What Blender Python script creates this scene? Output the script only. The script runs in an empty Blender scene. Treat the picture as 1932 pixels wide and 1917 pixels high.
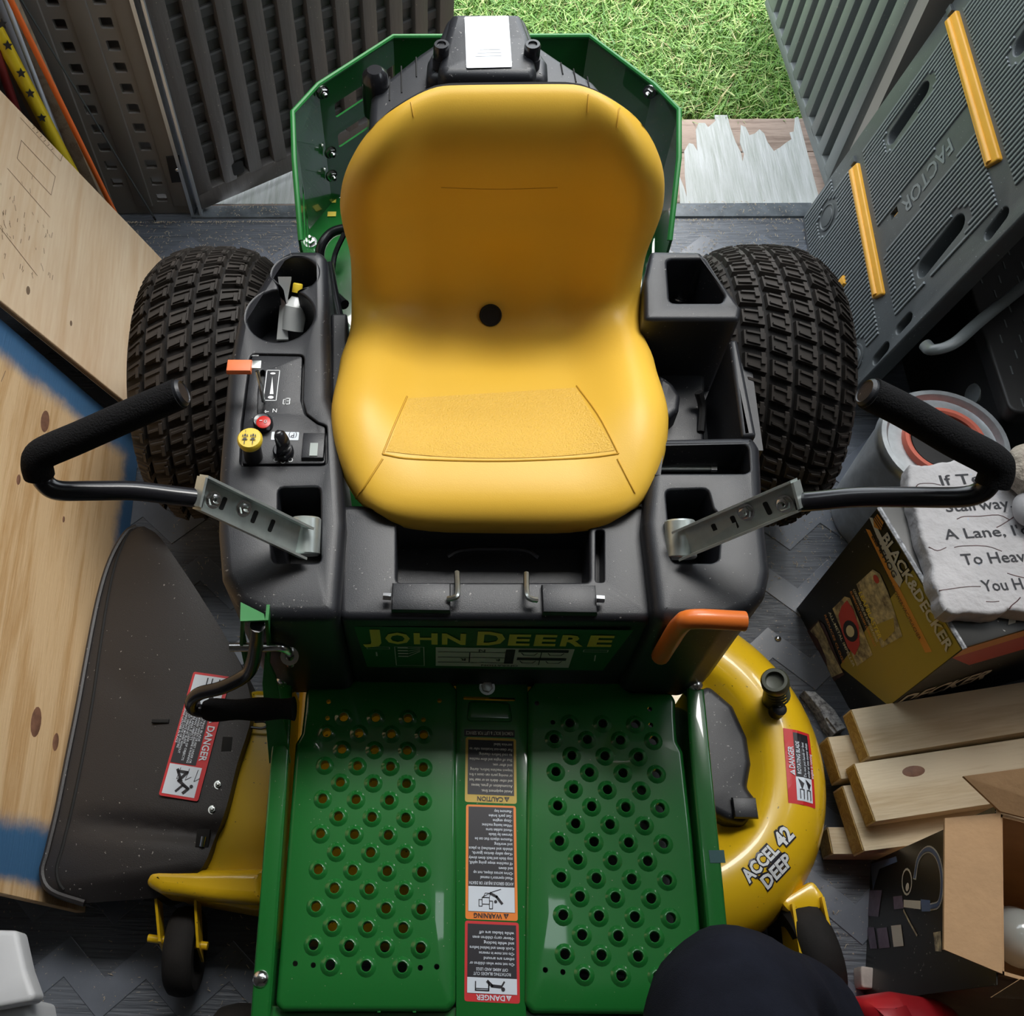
import bpy, bmesh, math, random
from mathutils import Vector, Matrix, noise
from mathutils.geometry import delaunay_2d_cdt
random.seed(7)
R = math.radians
SC = bpy.context.scene
COL = SC.collection

# ------------------------------------------------------------------ camera
F_PX, CX, CY = 1880.0, 742.3, 958.5
CAM = Vector((-.072, 0, 1.72))
_th, _ps, _ro = R(61), R(-2.589), R(.4886)
_r = Vector((1, 0, 0)); _u = Vector((0, math.sin(_th), math.cos(_th))); _f = Vector((0, math.cos(_th), -math.sin(_th)))
FW = _f*math.cos(_ps)+_r*math.sin(_ps); _r2 = _r*math.cos(_ps)-_f*math.sin(_ps)
RT = _r2*math.cos(_ro)+_u*math.sin(_ro); UP = _u*math.cos(_ro)-_r2*math.sin(_ro)
cam_d = bpy.data.cameras.new('camera'); cam = bpy.data.objects.new('camera', cam_d); COL.objects.link(cam)
cam.matrix_world = Matrix(((RT.x, UP.x, -FW.x, CAM.x), (RT.y, UP.y, -FW.y, CAM.y), (RT.z, UP.z, -FW.z, CAM.z), (0, 0, 0, 1)))
cam_d.sensor_width = 36; cam_d.lens = F_PX/1932*36; cam_d.shift_x = (966-CX)/1932; cam_d.clip_start = .02
SC.camera = cam

# ------------------------------------------------------------------ world, light, exposure
SC.view_settings.view_transform = 'Standard'; SC.view_settings.look = 'None'
SC.view_settings.gamma = 1; SC.view_settings.use_curve_mapping = False
SC.view_settings.exposure = 0.55
wd = bpy.data.worlds.new('overcast_sky'); SC.world = wd; wd.use_nodes = True
nt = wd.node_tree; bg = nt.nodes['Background']
tc = nt.nodes.new('ShaderNodeTexCoord'); sx = nt.nodes.new('ShaderNodeSeparateXYZ'); rp = nt.nodes.new('ShaderNodeValToRGB')
nt.links.new(tc.outputs['Generated'], sx.inputs[0]); nt.links.new(sx.outputs['Z'], rp.inputs[0]); nt.links.new(rp.outputs[0], bg.inputs[0])
rp.color_ramp.elements[0].color = (.80, .86, .92, 1); rp.color_ramp.elements[1].color = (.88, .95, 1.0, 1)
bg.inputs[1].default_value = 2.5
# soft sun behind thin cloud, high and behind the doorway
sd = bpy.data.lights.new('hazy_sun', 'SUN'); sun = bpy.data.objects.new('hazy_sun', sd); COL.objects.link(sun)
sd.energy = 3.3; sd.angle = R(32); sd.color = (1, .97, .92)
sun.rotation_euler = Vector((-.28, -.55, -1)).to_track_quat('-Z', 'Y').to_euler()

# ------------------------------------------------------------------ pixel -> point on a surface of known height / plane
def ray(px, py): return FW+RT*((px-CX)/F_PX)+UP*((CY-py)/F_PX)
def W(px, py, z): d = ray(px, py); return CAM+d*((z-CAM.z)/d.z)
def WY(px, py, y): d = ray(px, py); return CAM+d*((y-CAM.y)/d.y)
def WP(px, py, P, n): d = ray(px, py); return CAM+d*((P-CAM).dot(n)/d.dot(n))
def PZ(pts, z): return [W(a, b, z).xy for a, b in pts]
def V(*a): return Vector(a)

# ------------------------------------------------------------------ materials
MATS = {}
def mat(name, col, rough=.5, metal=0, spec=.5, coat=0, var=0, vscale=20, bump=0, bscale=60, stretch=None, specks=0, sscale=300, scol=(.45, .42, .38), col2=None, trans=0, rot=None):
    m = bpy.data.materials.new(name); m.use_nodes = True; MATS[name] = m
    n = m.node_tree.nodes; l = m.node_tree.links; b = n['Principled BSDF']
    b.inputs['Base Color'].default_value = (*col, 1); b.inputs['Roughness'].default_value = rough
    b.inputs['Metallic'].default_value = metal; b.inputs['Specular IOR Level'].default_value = spec
    b.inputs['Coat Weight'].default_value = coat; b.inputs['Coat Roughness'].default_value = .03
    b.inputs['Transmission Weight'].default_value = trans
    t = n.new('ShaderNodeTexCoord'); mp = n.new('ShaderNodeMapping'); l.new(t.outputs['Object'], mp.inputs[0])
    if stretch: mp.inputs['Scale'].default_value = stretch
    if rot: mp.inputs['Rotation'].default_value = rot
    cur = None
    if var:
        nz = n.new('ShaderNodeTexNoise'); nz.inputs['Scale'].default_value = vscale; nz.inputs['Detail'].default_value = 6; nz.inputs['Roughness'].default_value = .65
        l.new(mp.outputs[0], nz.inputs[0])
        cr = n.new('ShaderNodeValToRGB'); l.new(nz.outputs[0], cr.inputs[0])
        c2 = col2 or tuple(max(0, c*(1-var)) for c in col)
        cr.color_ramp.elements[0].position = .32; cr.color_ramp.elements[1].position = .68
        cr.color_ramp.elements[0].color = (*c2, 1); cr.color_ramp.elements[1].color = (*[min(1, c*(1+.25*var)) for c in col], 1)
        cur = cr.outputs[0]
    if specks:
        nz = n.new('ShaderNodeTexNoise'); nz.inputs['Scale'].default_value = sscale; nz.inputs['Detail'].default_value = 2
        l.new(t.outputs['Object'], nz.inputs[0])
        nb = n.new('ShaderNodeTexNoise'); nb.inputs['Scale'].default_value = 6; l.new(t.outputs['Object'], nb.inputs[0])
        ad = n.new('ShaderNodeMath'); ad.operation = 'MULTIPLY_ADD'; l.new(nb.outputs[0], ad.inputs[0]); ad.inputs[1].default_value = .22; l.new(nz.outputs[0], ad.inputs[2])
        cr = n.new('ShaderNodeValToRGB'); l.new(ad.outputs[0], cr.inputs[0])
        cr.color_ramp.elements[0].position = .86-specks; cr.color_ramp.elements[1].position = .89-specks
        mx = n.new('ShaderNodeMix'); mx.data_type = 'RGBA'; l.new(cr.outputs[0], mx.inputs[0])
        if cur: l.new(cur, mx.inputs[6])
        else: mx.inputs[6].default_value = (*col, 1)
        mx.inputs[7].default_value = (*scol, 1); cur = mx.outputs[2]
    if cur: l.new(cur, b.inputs['Base Color'])
    if bump:
        nz = n.new('ShaderNodeTexNoise'); nz.inputs['Scale'].default_value = bscale; nz.inputs['Detail'].default_value = 4; l.new(mp.outputs[0], nz.inputs[0])
        bp = n.new('ShaderNodeBump'); bp.inputs['Strength'].default_value = bump; bp.inputs['Distance'].default_value = .004
        l.new(nz.outputs[0], bp.inputs['Height']); l.new(bp.outputs[0], b.inputs['Normal'])
    return m
def wood(name, light, dark, axis_stretch, scale=9, rough=.65, knots=True, ringw=3.0):
    m = bpy.data.materials.new(name); m.use_nodes = True; MATS[name] = m
    n = m.node_tree.nodes; l = m.node_tree.links; b = n['Principled BSDF']; b.inputs['Roughness'].default_value = rough
    t = n.new('ShaderNodeTexCoord'); mp = n.new('ShaderNodeMapping'); l.new(t.outputs['Object'], mp.inputs[0]); mp.inputs['Scale'].default_value = axis_stretch
    nz = n.new('ShaderNodeTexNoise'); nz.inputs['Scale'].default_value = scale; nz.inputs['Detail'].default_value = 5; nz.inputs['Distortion'].default_value = .8; l.new(mp.outputs[0], nz.inputs[0])
    ma = n.new('ShaderNodeMath'); ma.operation = 'MULTIPLY'; ma.inputs[1].default_value = ringw; l.new(nz.outputs[0], ma.inputs[0])
    fr = n.new('ShaderNodeMath'); fr.operation = 'PINGPONG'; fr.inputs[1].default_value = .5; l.new(ma.outputs[0], fr.inputs[0])
    n2 = n.new('ShaderNodeTexNoise'); n2.inputs['Scale'].default_value = scale*14; n2.inputs['Detail'].default_value = 3; l.new(mp.outputs[0], n2.inputs[0])
    ad = n.new('ShaderNodeMath'); ad.operation = 'MULTIPLY_ADD'; l.new(n2.outputs[0], ad.inputs[0]); ad.inputs[1].default_value = .7; l.new(fr.outputs[0], ad.inputs[2])
    cr = n.new('ShaderNodeValToRGB'); l.new(ad.outputs[0], cr.inputs[0])
    cr.color_ramp.elements[0].position = .3; cr.color_ramp.elements[1].position = .75
    cr.color_ramp.elements[0].color = (*dark, 1); cr.color_ramp.elements[1].color = (*light, 1)
    l.new(cr.outputs[0], b.inputs['Base Color'])
    bp = n.new('ShaderNodeBump'); bp.inputs['Strength'].default_value = .25; bp.inputs['Distance'].default_value = .002; l.new(n2.outputs[0], bp.inputs['Height']); l.new(bp.outputs[0], b.inputs['Normal'])
    return m
mat('vinyl', (.80, .48, .055), .42, spec=.35, bump=.05, bscale=700)
mat('vinyl_mesh', (.78, .465, .06), .5, bump=.5, bscale=420)
mat('seam', (.62, .34, .025), .55)
mat('green', (.012, .15, .026), .25, coat=.9, spec=.5, specks=.005, sscale=260, scol=(.30, .30, .22))
mat('black', (.016, .017, .021), .40, spec=.5, bump=.12, bscale=900, specks=.035, sscale=240, scol=(.22, .21, .2))
mat('black_deep', (.012, .012, .013), .55)
mat('black_gloss', (.012, .012, .015), .26, coat=.2)
mat('foam', (.012, .012, .013), .95, spec=.15, bump=.5, bscale=500)
mat('chute', (.017, .0145, .0145), .48, bump=.15, bscale=700, specks=.012, sscale=200, scol=(.3, .28, .26))
mat('rubber', (.018, .016, .015), .8, spec=.3, var=.4, vscale=14, bump=.1, bscale=200)
mat('rubber_lug', (.052, .043, .037), .7, spec=.35, var=.35, vscale=9, col2=(.030, .026, .023))
mat('deck_yellow', (.80, .50, .012), .28, coat=.4, specks=.03, sscale=170, scol=(.10, .07, .02))
mat('orange', (.85, .20, .03), .35, coat=.2)
mat('knob_orange', (.80, .20, .07), .5)
mat('knob_yellow', (.78, .56, .04), .4)
mat('red', (.55, .02, .015), .35)
mat('red_plastic', (.60, .02, .03), .35)
mat('steel', (.62, .66, .64), .32, metal=1, var=.15, vscale=40)
mat('zinc', (.62, .68, .66), .36, metal=.7, var=.18, vscale=30)
mat('chrome', (.75, .75, .75), .18, metal=1)
mat('lcd', (.36, .40, .38), .2)
mat('white_print', (.80, .82, .84), .45)
mat('plate_glare', (.86, .90, .95), .12, coat=1.0)  # sky glare on the engine label put into its base colour
mat('label_white', (.70, .76, .84), .35)
mat('label_black', (.018, .016, .022), .4)
mat('label_red', (.62, .025, .03), .4)
mat('label_orange', (.88, .24, .025), .4)
mat('label_gold', (.62, .42, .06), .4)
mat('label_green', (.012, .14, .034), .45)
mat('jd_yellow', (.92, .76, .10), .5)
mat('print_olive', (.46, .36, .05), .4)
mat('green_matte', (.014, .19, .034), .5)
mat('knot_brown', (.24, .115, .07), .6, var=.4, vscale=50)
mat('print_orange', (.82, .34, .06), .45)
mat('print_grey', (.74, .72, .64), .5)
mat('print_tan', (.74, .66, .42), .4, var=.5, vscale=60, col2=(.09, .06, .05))
mat('print_maroon', (.10, .045, .045), .4, var=.6, vscale=70)
mat('print_red', (.60, .06, .05), .4)
mat('print_blue', (.12, .18, .33), .4)
mat('print_lilac', (.20, .15, .22), .4, var=.4, vscale=40)
mat('box_black', (.016, .015, .012), .38, var=.3, vscale=12, specks=.02, sscale=160, scol=(.35, .33, .3))
mat('box_worn', (.55, .56, .58), .7, var=.7, vscale=130, col2=(.07, .07, .08))
mat('cardboard', (.52, .315, .16), .8, var=.12, vscale=18, bump=.15, bscale=90)
mat('stone', (.55, .53, .535), .85, var=.14, vscale=9, bump=.8, bscale=55, specks=.03, sscale=120, scol=(.42, .52, .68))
mat('stone_ink', (.05, .05, .055), .9)
mat('galv', (.55, .58, .60), .38, metal=.75, var=.25, vscale=30)
mat('filter_red', (.70, .16, .10), .5)
mat('fur', (.46, .40, .33), .95, var=.3, vscale=60, bump=1, bscale=160)
mat('statue', (.42, .41, .42), .7, var=.2, vscale=25)
mat('case_black', (.014, .013, .013), .45, var=.3, vscale=10)
mat('panel_grey', (.085, .095, .10), .40, var=.25, vscale=7, bump=.1, bscale=500, specks=.03, sscale=200, scol=(.32, .34, .36))
mat('rib_grey', (.21, .235, .245), .36, var=.15, vscale=9)
mat('bar_yellow', (.86, .42, .035), .38, var=.08, vscale=20)
mat('denim', (.014, .016, .026), .9, spec=.15, var=.3, vscale=18, bump=.35, bscale=900)
mat('shoe', (.05, .05, .055), .7)
mat('floor', (.125, .138, .162), .30, var=.35, vscale=7, bump=.9, bscale=9, stretch=(1.2, 22, 1), specks=.055, sscale=220, scol=(.40, .33, .25))
mat('floor_smooth', (.15, .166, .198), .28, var=.25, vscale=6, specks=.05, sscale=220, scol=(.40, .33, .25))
mat('door_brown', (.12, .108, .103), .5, var=.1, vscale=10, bump=.5, bscale=60, stretch=(1, 1, .12), specks=.02, sscale=180, scol=(.35, .3, .25))
mat('door_back', (.070, .066, .064), .6)
mat('door_grey', (.16, .175, .175), .42, var=.1, vscale=6, specks=.02, sscale=200, scol=(.4, .36, .3))
mat('wall_resin', (.25, .228, .212), .6, var=.08, vscale=6)
mat('roof_resin', (.30, .30, .30), .6)
mat('alu', (.62, .66, .72), .3, metal=.7)
mat('strip', (.14, .16, .18), .4, var=.5, vscale=25, specks=.05, sscale=200, scol=(.40, .33, .25))
mat('soil', (.05, .045, .02), .95, var=.6, vscale=14, col2=(.03, .05, .012))
mat('foam_white', (.72, .73, .75), .5, var=.05, vscale=8)
mat('yellow_rod', (.80, .60, .02), .4)
mat('grey_pipe', (.30, .30, .33), .4)
mat('pale_pipe', (.60, .66, .76), .4)
mat('orange_rod', (.85, .16, .025), .4)
mat('dark_rod', (.10, .11, .11), .3)
mat('maroon', (.22, .02, .02), .5)
mat('blue_paint', (.045, .13, .27), .6, var=.5, vscale=20, col2=(.025, .075, .16))
mat('pencil', (.20, .13, .08), .9)
mat('straw', (.58, .48, .34), .9)
mat('glass_bulb', (.40, .42, .40), .12, spec=.8, coat=.6)
mat('paint_flake', (.50, .51, .51), .75, var=.12, vscale=10, bump=.6, bscale=25, stretch=(8, .6, 1), col2=(.34, .36, .33))
mat('paint_red_block', (.66, .58, .52), .8, var=.3, vscale=20)
mat('hdpe_green', (.05, .055, .035), .4)
mat('teal', (.006, .07, .075), .5)
mat('hole_black', (.004, .004, .004), .8)
wood('ply_fir', (.72, .50, .28), (.55, .33, .145), (.55, 9, 1), 2.4, .6, ringw=3.5)
wood('ply_birch', (.78, .60, .41), (.66, .45, .27), (.45, 5, 1), 1.5, .6, ringw=2.4)
wood('ply_edge', (.35, .22, .12), (.14, .08, .045), (1, 1, 40), 9, .8)
wood('pine', (.66, .55, .38), (.52, .40, .245), (.5, 6, 6), 2.6, .65, ringw=2.4)
wood('pine_end', (.50, .36, .13), (.36, .235, .08), (6, 6, 6), 7, .8, ringw=6)
wood('weathered', (.36, .27, .22), (.20, .14, .11), (1.0, 10, 1), 4, .85)
wood('plank', (.45, .34, .24), (.30, .21, .14), (8, 8, .5), 3, .75)
# glass-fibre clear plastic bottle
mat('clear_plastic', (.85, .87, .86), .15, trans=.35, spec=.6)

# ------------------------------------------------------------------ object helpers
WM = {}
def ob(name, bm, m, parent=None, M=None, sharp=38, smooth=True, label=None):
    bmesh.ops.recalc_face_normals(bm, faces=bm.faces)
    fl_ = [not f.tag for f in bm.faces]; me = bpy.data.meshes.new(name); bm.to_mesh(me); bm.free()
    ms = m if isinstance(m, (list, tuple)) else [m]
    for k in ms: me.materials.append(MATS[k])
    if smooth:
        me.polygons.foreach_set('use_smooth', fl_); me.set_sharp_from_angle(angle=R(sharp))
    return link(name, me, parent, M, label)
def link(name, me, parent=None, M=None, label=None):
    o = bpy.data.objects.new(name, me); COL.objects.link(o); M = M or Matrix()
    if parent is not None:
        o.parent = parent; o.matrix_parent_inverse = WM[parent].inverted()
    o.matrix_basis = M; WM[o] = M.copy()
    if label: o['label'] = label
    return o
def tag(o, label, cat, group=None):
    o['label'] = label; o['category'] = cat
    if group: o['group'] = group
    return o
def thing(name, loc, label, cat, group=None):
    return tag(link(name, None, None, Matrix.Translation(loc)), label, cat, group)
def struct(o): o['kind'] = 'structure'; return o
def B(): return bmesh.new()

def area2(p): return sum(p[i][0]*p[(i+1) % len(p)][1]-p[(i+1) % len(p)][0]*p[i][1] for i in range(len(p)))
def ccw(p): p = [Vector((a[0], a[1])) for a in p]; return p if area2(p) > 0 else p[::-1]
def inset(p, d):
    o = []; n = len(p)
    for i in range(n):
        a, b, c = p[i-1], p[i], p[(i+1) % n]
        e1 = (b-a); e2 = (c-b)
        if e1.length < 1e-9 or e2.length < 1e-9: o.append(b.copy()); continue
        e1.normalize(); e2.normalize(); n1 = Vector((-e1.y, e1.x)); n2 = Vector((-e2.y, e2.x)); m = n1+n2
        if m.length < 1e-6: m = n1
        m.normalize(); k = max(.45, m.dot(n1)); o.append(b+m*(d/k))
    return o
def fil(p, r, n=5):
    p = ccw(p); out = []; N = len(p); rs = r if isinstance(r, (list, tuple)) else [r]*N
    for i in range(N):
        a, b, c = p[i-1], p[i], p[(i+1) % N]; rr = rs[i]
        u = a-b; v = c-b; lu, lv = u.length, v.length
        if rr <= 0 or lu < 1e-7 or lv < 1e-7: out.append(b.copy()); continue
        u /= lu; v /= lv; ang = math.acos(max(-1, min(1, u.dot(v))))
        if ang > 3.05: out.append(b.copy()); continue
        d = min(rr/math.tan(ang/2), lu*.48, lv*.48)
        p0 = b+u*d; p1 = b+v*d
        for k in range(n+1):
            t = k/n; out.append(p0*(1-t)**2+b*(2*t*(1-t))+p1*t*t)
    return out
def circ(x, y, r, n=20): return [Vector((x+r*math.cos(2*math.pi*k/n), y+r*math.sin(2*math.pi*k/n))) for k in range(n)]
def inside(p, poly):
    c = False; n = len(poly); x, y = p
    for i in range(n):
        a, b = poly[i], poly[i-1]
        if (a.y > y) != (b.y > y) and x < (b.x-a.x)*(y-a.y)/(b.y-a.y)+a.x: c = not c
    return c
def fillface(bm, loops, rev=False):
    """loops: lists of BMVerts, first outer, rest holes; constrained triangulation"""
    out = loops[0]
    if len(loops) == 1 and len(out) <= 4:
        try: bm.faces.new(out).tag = True
        except ValueError: pass
        return
    nr = Vector(); n = len(out)
    for i in range(n): nr += (out[i].co-out[0].co).cross(out[(i+1) % n].co-out[0].co)
    if nr.length < 1e-12: return
    nr.normalize(); u = nr.orthogonal().normalized(); w = nr.cross(u); o = out[0].co.copy(); k = 100.0
    flat = [[Vector(((v.co-o).dot(u)*k, (v.co-o).dot(w)*k)) for v in L] for L in loops]
    vs = [v for L in loops for v in L]; co = [c for L in flat for c in L]; ed = []; b = 0
    for L in loops:
        m = len(L); ed += [(b+i, b+(i+1) % m) for i in range(m)]; b += m
    V2, E2, F2, ov, oe, of = delaunay_2d_cdt(co, ed, [], 0, 1e-5)
    mp = [vs[ov[i][0]] if ov[i] else bm.verts.new(o+u*(V2[i].x/k)+w*(V2[i].y/k)) for i in range(len(V2))]
    for t in F2:
        c = (V2[t[0]]+V2[t[1]]+V2[t[2]])/3
        if not inside(c, flat[0]) or any(inside(c, h) for h in flat[1:]): continue
        try: bm.faces.new([mp[i] for i in t]).tag = True
        except ValueError: pass
def bridge(bm, A, Bv):
    n = len(A)
    for i in range(n):
        try: bm.faces.new((A[i], A[(i+1) % n], Bv[(i+1) % n], Bv[i]))
        except ValueError: pass
def mk(bm, pts, z, f): return [bm.verts.new(f(p[0], p[1], z)) for p in pts]
IDF = lambda x, y, z: Vector((x, y, z))
def rprism(bm, outer, z0, z1, r=0, holes=(), n=4, f=IDF, rb=0):
    """solid with rounded top rim; holes = (poly, floor_z or None for through, rim radius)"""
    outer = ccw(outer)
    b0 = mk(bm, inset(outer, rb) if rb else outer, z0, f); prev = b0
    if rb: L = mk(bm, outer, z0+rb, f); bridge(bm, prev, L); prev = L
    if r > 0:
        for k in range(n+1):
            a = k/n*math.pi/2
            L = mk(bm, inset(outer, r*(1-math.cos(a))), z1-r+r*math.sin(a), f); bridge(bm, prev, L); prev = L
    else:
        L = mk(bm, outer, z1, f); bridge(bm, prev, L); prev = L
    tops = []; bots = []
    for h, fz, rh in holes:
        h = ccw(h); h0 = mk(bm, inset(h, -rh), z1, f); tops.append(h0); p2 = h0
        if rh > 0:
            for k in (1, 2, 3):
                a = k/3*math.pi/2
                L = mk(bm, inset(h, -rh*(1-math.sin(a))), z1-rh*(1-math.cos(a)), f); bridge(bm, p2, L); p2 = L
        zf = z0 if fz is None else fz
        L = mk(bm, h, zf, f); bridge(bm, p2, L)
        if fz is None: bots.append(L)
        else: fillface(bm, [L])
    fillface(bm, [prev]+tops); fillface(bm, [b0]+bots, True)
def frame(O, X, Y, Z=None):
    Z = Z or X.cross(Y)
    return Matrix(((X.x, Y.x, Z.x, O.x), (X.y, Y.y, Z.y, O.y), (X.z, Y.z, Z.z, O.z), (0, 0, 0, 1)))
def fr(M): return lambda x, y, z: M @ Vector((x, y, z))
def box(bm, c, s, M=None, bev=0):
    c = Vector(c); hx, hy, hz = s[0]/2, s[1]/2, s[2]/2
    f = fr(M) if M else IDF
    g = lambda x, y, z: f(c.x+x, c.y+y, c.z+z)
    rprism(bm, [(-hx, -hy), (hx, -hy), (hx, hy), (-hx, hy)], -hz, hz, bev, n=2, f=g, rb=bev)
def spline(pts, n=8, closed=False):
    P = [Vector(p) for p in pts]; N = len(P); out = []
    for i in range(N if closed else N-1):
        p0 = P[i-1] if (i > 0 or closed) else P[0]*2-P[1]; p1 = P[i]; p2 = P[(i+1) % N]; p3 = P[(i+2) % N] if (i+2 < N or closed) else P[-1]*2-P[-2]
        for k in range(n):
            t = k/n; out.append(.5*((2*p1)+(p2-p0)*t+(2*p0-5*p1+4*p2-p3)*t*t+(3*p1-p0-3*p2+p3)*t**3))
    if not closed: out.append(P[-1].copy())
    return out
def tube(bm, pts, r, n=12, cap=True, flat=1.0):
    P = [Vector(p) for p in pts]; N = len(P); rs = r if isinstance(r, (list, tuple)) else [r]*N
    T = [(P[min(i+1, N-1)]-P[max(i-1, 0)]).normalized() for i in range(N)]
    u = T[0].orthogonal().normalized(); loops = []
    for i in range(N):
        u = (u-T[i]*u.dot(T[i])).normalized(); w = T[i].cross(u)
        loops.append([bm.verts.new(P[i]+(u*math.cos(2*math.pi*k/n)+w*math.sin(2*math.pi*k/n)*flat)*rs[i]) for k in range(n)])
    for i in range(N-1): bridge(bm, loops[i], loops[i+1])
    if cap:
        bm.faces.new(loops[0]); bm.faces.new(loops[-1])
def lathe(bm, prof, M=None, n=24):
    f = fr(M) if M else IDF; prev = None
    for r_, z_ in prof:
        if r_ < 1e-6: L = [bm.verts.new(f(0, 0, z_))]
        else: L = [bm.verts.new(f(r_*math.cos(2*math.pi*k/n), r_*math.sin(2*math.pi*k/n), z_)) for k in range(n)]
        if prev:
            if len(prev) == 1 and len(L) > 1:
                for k in range(n): bm.faces.new((prev[0], L[k], L[(k+1) % n]))
            elif len(L) == 1 and len(prev) > 1:
                for k in range(n): bm.faces.new((prev[k], prev[(k+1) % n], L[0]))
            elif len(L) > 1: bridge(bm, prev, L)
        prev = L
def axisM(O, d, up=None):
    d = Vector(d).normalized(); x = d.orthogonal().normalized() if up is None else (Vector(up)-d*Vector(up).dot(d)).normalized()
    return frame(Vector(O), x, d.cross(x), d)
def rod(bm, a, b, r, n=12): tube(bm, [a, b], r, n)
def bolt(name, O, d, s, parent, m='chrome', stud=True):
    bm = B(); M = axisM(O, d); h = [(s*math.cos(k*math.pi/3), s*math.sin(k*math.pi/3)) for k in range(6)]
    lathe(bm, [(0, -.001), (s*1.35, -.001), (s*1.35, s*.18), (0, s*.18)], M, 18)
    rprism(bm, h, s*.15, s*.9, s*.15, f=fr(M), n=2)
    if stud: lathe(bm, [(0, 0), (s*.5, 0), (s*.5, s*1.5), (s*.35, s*1.75), (0, s*1.75)], M, 12)
    return ob(name, bm, m, parent)
def dome(name, O, d, s, parent, m='chrome'):
    bm = B(); lathe(bm, [(s, 0), (s*.97, s*.15), (s*.75, s*.42), (s*.4, s*.58), (0, s*.63)], axisM(O, d), 20); return ob(name, bm, m, parent)

# ------------------------------------------------------------------ print on things
_tx = {}
def glyphs(s, bold=0, res=2):
    k = (s, bold)
    if k in _tx: return _tx[k]
    cu = bpy.data.curves.new('t', 'FONT'); cu.body = s; cu.resolution_u = res; cu.offset = bold; cu.fill_mode = 'FRONT'
    o = bpy.data.objects.new('t', cu); COL.objects.link(o)
    dg = bpy.context.evaluated_depsgraph_get(); ev = o.evaluated_get(dg); me = ev.to_mesh()
    vs = [(v.co.x, v.co.y) for v in me.vertices]; fs = [tuple(p.vertices) for p in me.polygons]
    ev.to_mesh_clear(); bpy.data.objects.remove(o); bpy.data.curves.remove(cu)
    x0 = min([v[0] for v in vs], default=0); x1 = max([v[0] for v in vs], default=1)
    _tx[k] = (vs, fs, x0, x1); return _tx[k]
class Lab:
    """flat print: f(x, y, h) maps label coordinates (width = 1, y down) to a point"""
    def __init__(s, f, parent, unit): s.f = f; s.p = parent; s.b = {}; s.l = .0006; s.unit = unit
    FINE = ('lettering', 'marking', 'picture', 'pencil_mark', 'hose_print', 'badge_lettering', 'badge_chart', 'engraved_line', 'deck_lettering', 'deck_decal', 'photo_print', 'stripe')
    def bm(s, key, m):
        c = 0 if key in s.FINE else len(s.b)
        if (key, m, c) not in s.b: s.b[(key, m, c)] = B()
        return s.b[(key, m, c)]
    def poly(s, pts, m, key='panel', h=None, sub=1):
        bm = s.bm(key, m); h = s.l if h is None else h
        vs = [bm.verts.new(s.f(x, y, h)) for x, y in pts]; fillface(bm, [vs])
    def rect(s, x0, y0, x1, y1, m, key='panel', h=None, r=0, nx=1, ny=1):
        if nx > 1 or ny > 1:
            bm = s.bm(key, m); h = s.l if h is None else h
            g = [[bm.verts.new(s.f(x0+(x1-x0)*i/nx, y0+(y1-y0)*j/ny, h)) for i in range(nx+1)] for j in range(ny+1)]
            for j in range(ny):
                for i in range(nx): bm.faces.new((g[j][i], g[j][i+1], g[j+1][i+1], g[j+1][i]))
            return
        p = [(x0, y0), (x1, y0), (x1, y1), (x0, y1)]
        s.poly(fil(p, r, 3) if r else p, m, key, h)
    def disc(s, x, y, r, m, key='picture', h=None, n=16, ry=None): s.poly([(x+r*math.cos(k*2*math.pi/n), y+(ry or r)*math.sin(k*2*math.pi/n)) for k in range(n)], m, key, h)
    def line(s, pts, w, m, key='picture', h=None):
        bm = s.bm(key, m); h = s.l if h is None else h
        P = [Vector(p) for p in pts]
        for a, b in zip(P, P[1:]):
            d = (b-a)
            if d.length < 1e-9: continue
            d.normalize(); q = Vector((-d.y, d.x))*w/2; d = d*w*.35
            bm.faces.new([bm.verts.new(s.f(v.x, v.y, h)) for v in (a-d+q, b+d+q, b+d-q, a-d-q)])
    def text(s, t, x, y, h, m, align='L', w=None, bold=0, key='lettering', hh=None, rot=0):
        vs, fs, x0, x1 = glyphs(t, bold); bm = s.bm(key, m); hh = s.l*2 if hh is None else hh
        sy = h/.69; sx = (w/(x1-x0)) if w else sy; wd_ = (x1-x0)*sx
        ox = x-(0 if align == 'L' else wd_/2 if align == 'C' else wd_)
        cr, sr = math.cos(rot), math.sin(rot)
        def mp(a, b):
            X = (a-x0)*sx+ox-x; Y = -b*sy
            return s.f(x+X*cr-Y*sr, y+X*sr+Y*cr, hh)
        V_ = [bm.verts.new(mp(a, b)) for a, b in vs]
        for q in fs:
            try: bm.faces.new([V_[i] for i in q])
            except ValueError: pass
    def done(s):
        for (k, m, c), bm in s.b.items():
            o = ob(k, bm, m, s.p, smooth=False)
            if k in s.FINE: o['kind'] = 'stuff'
def planef(TL, TR, BL):
    U = TR-TL; Vv = (BL-TL); w = U.length; U = U/w; Vv = (Vv-U*Vv.dot(U)).normalized(); n = Vv.cross(U)
    hh = (BL-TL).length/w
    return (lambda x, y, h: TL+U*(x*w)+Vv*(y*w)+n*h), w, hh, n

# ================================================================== the shed
XL, XR, YB, YF, ZR = -1.14, 1.22, -1.7, 1.75, 2.15
bm = B(); rprism(bm, [(XL-.05, YB), (XR+.05, YB), (XR+.05, 1.76), (.79, 1.76), (.76, 1.732), (-.66, 1.735), (-.67, 1.76), (XL-.05, 1.76)], -.06, 0); fl = struct(ob('floor', bm, 'floor'))
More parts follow.
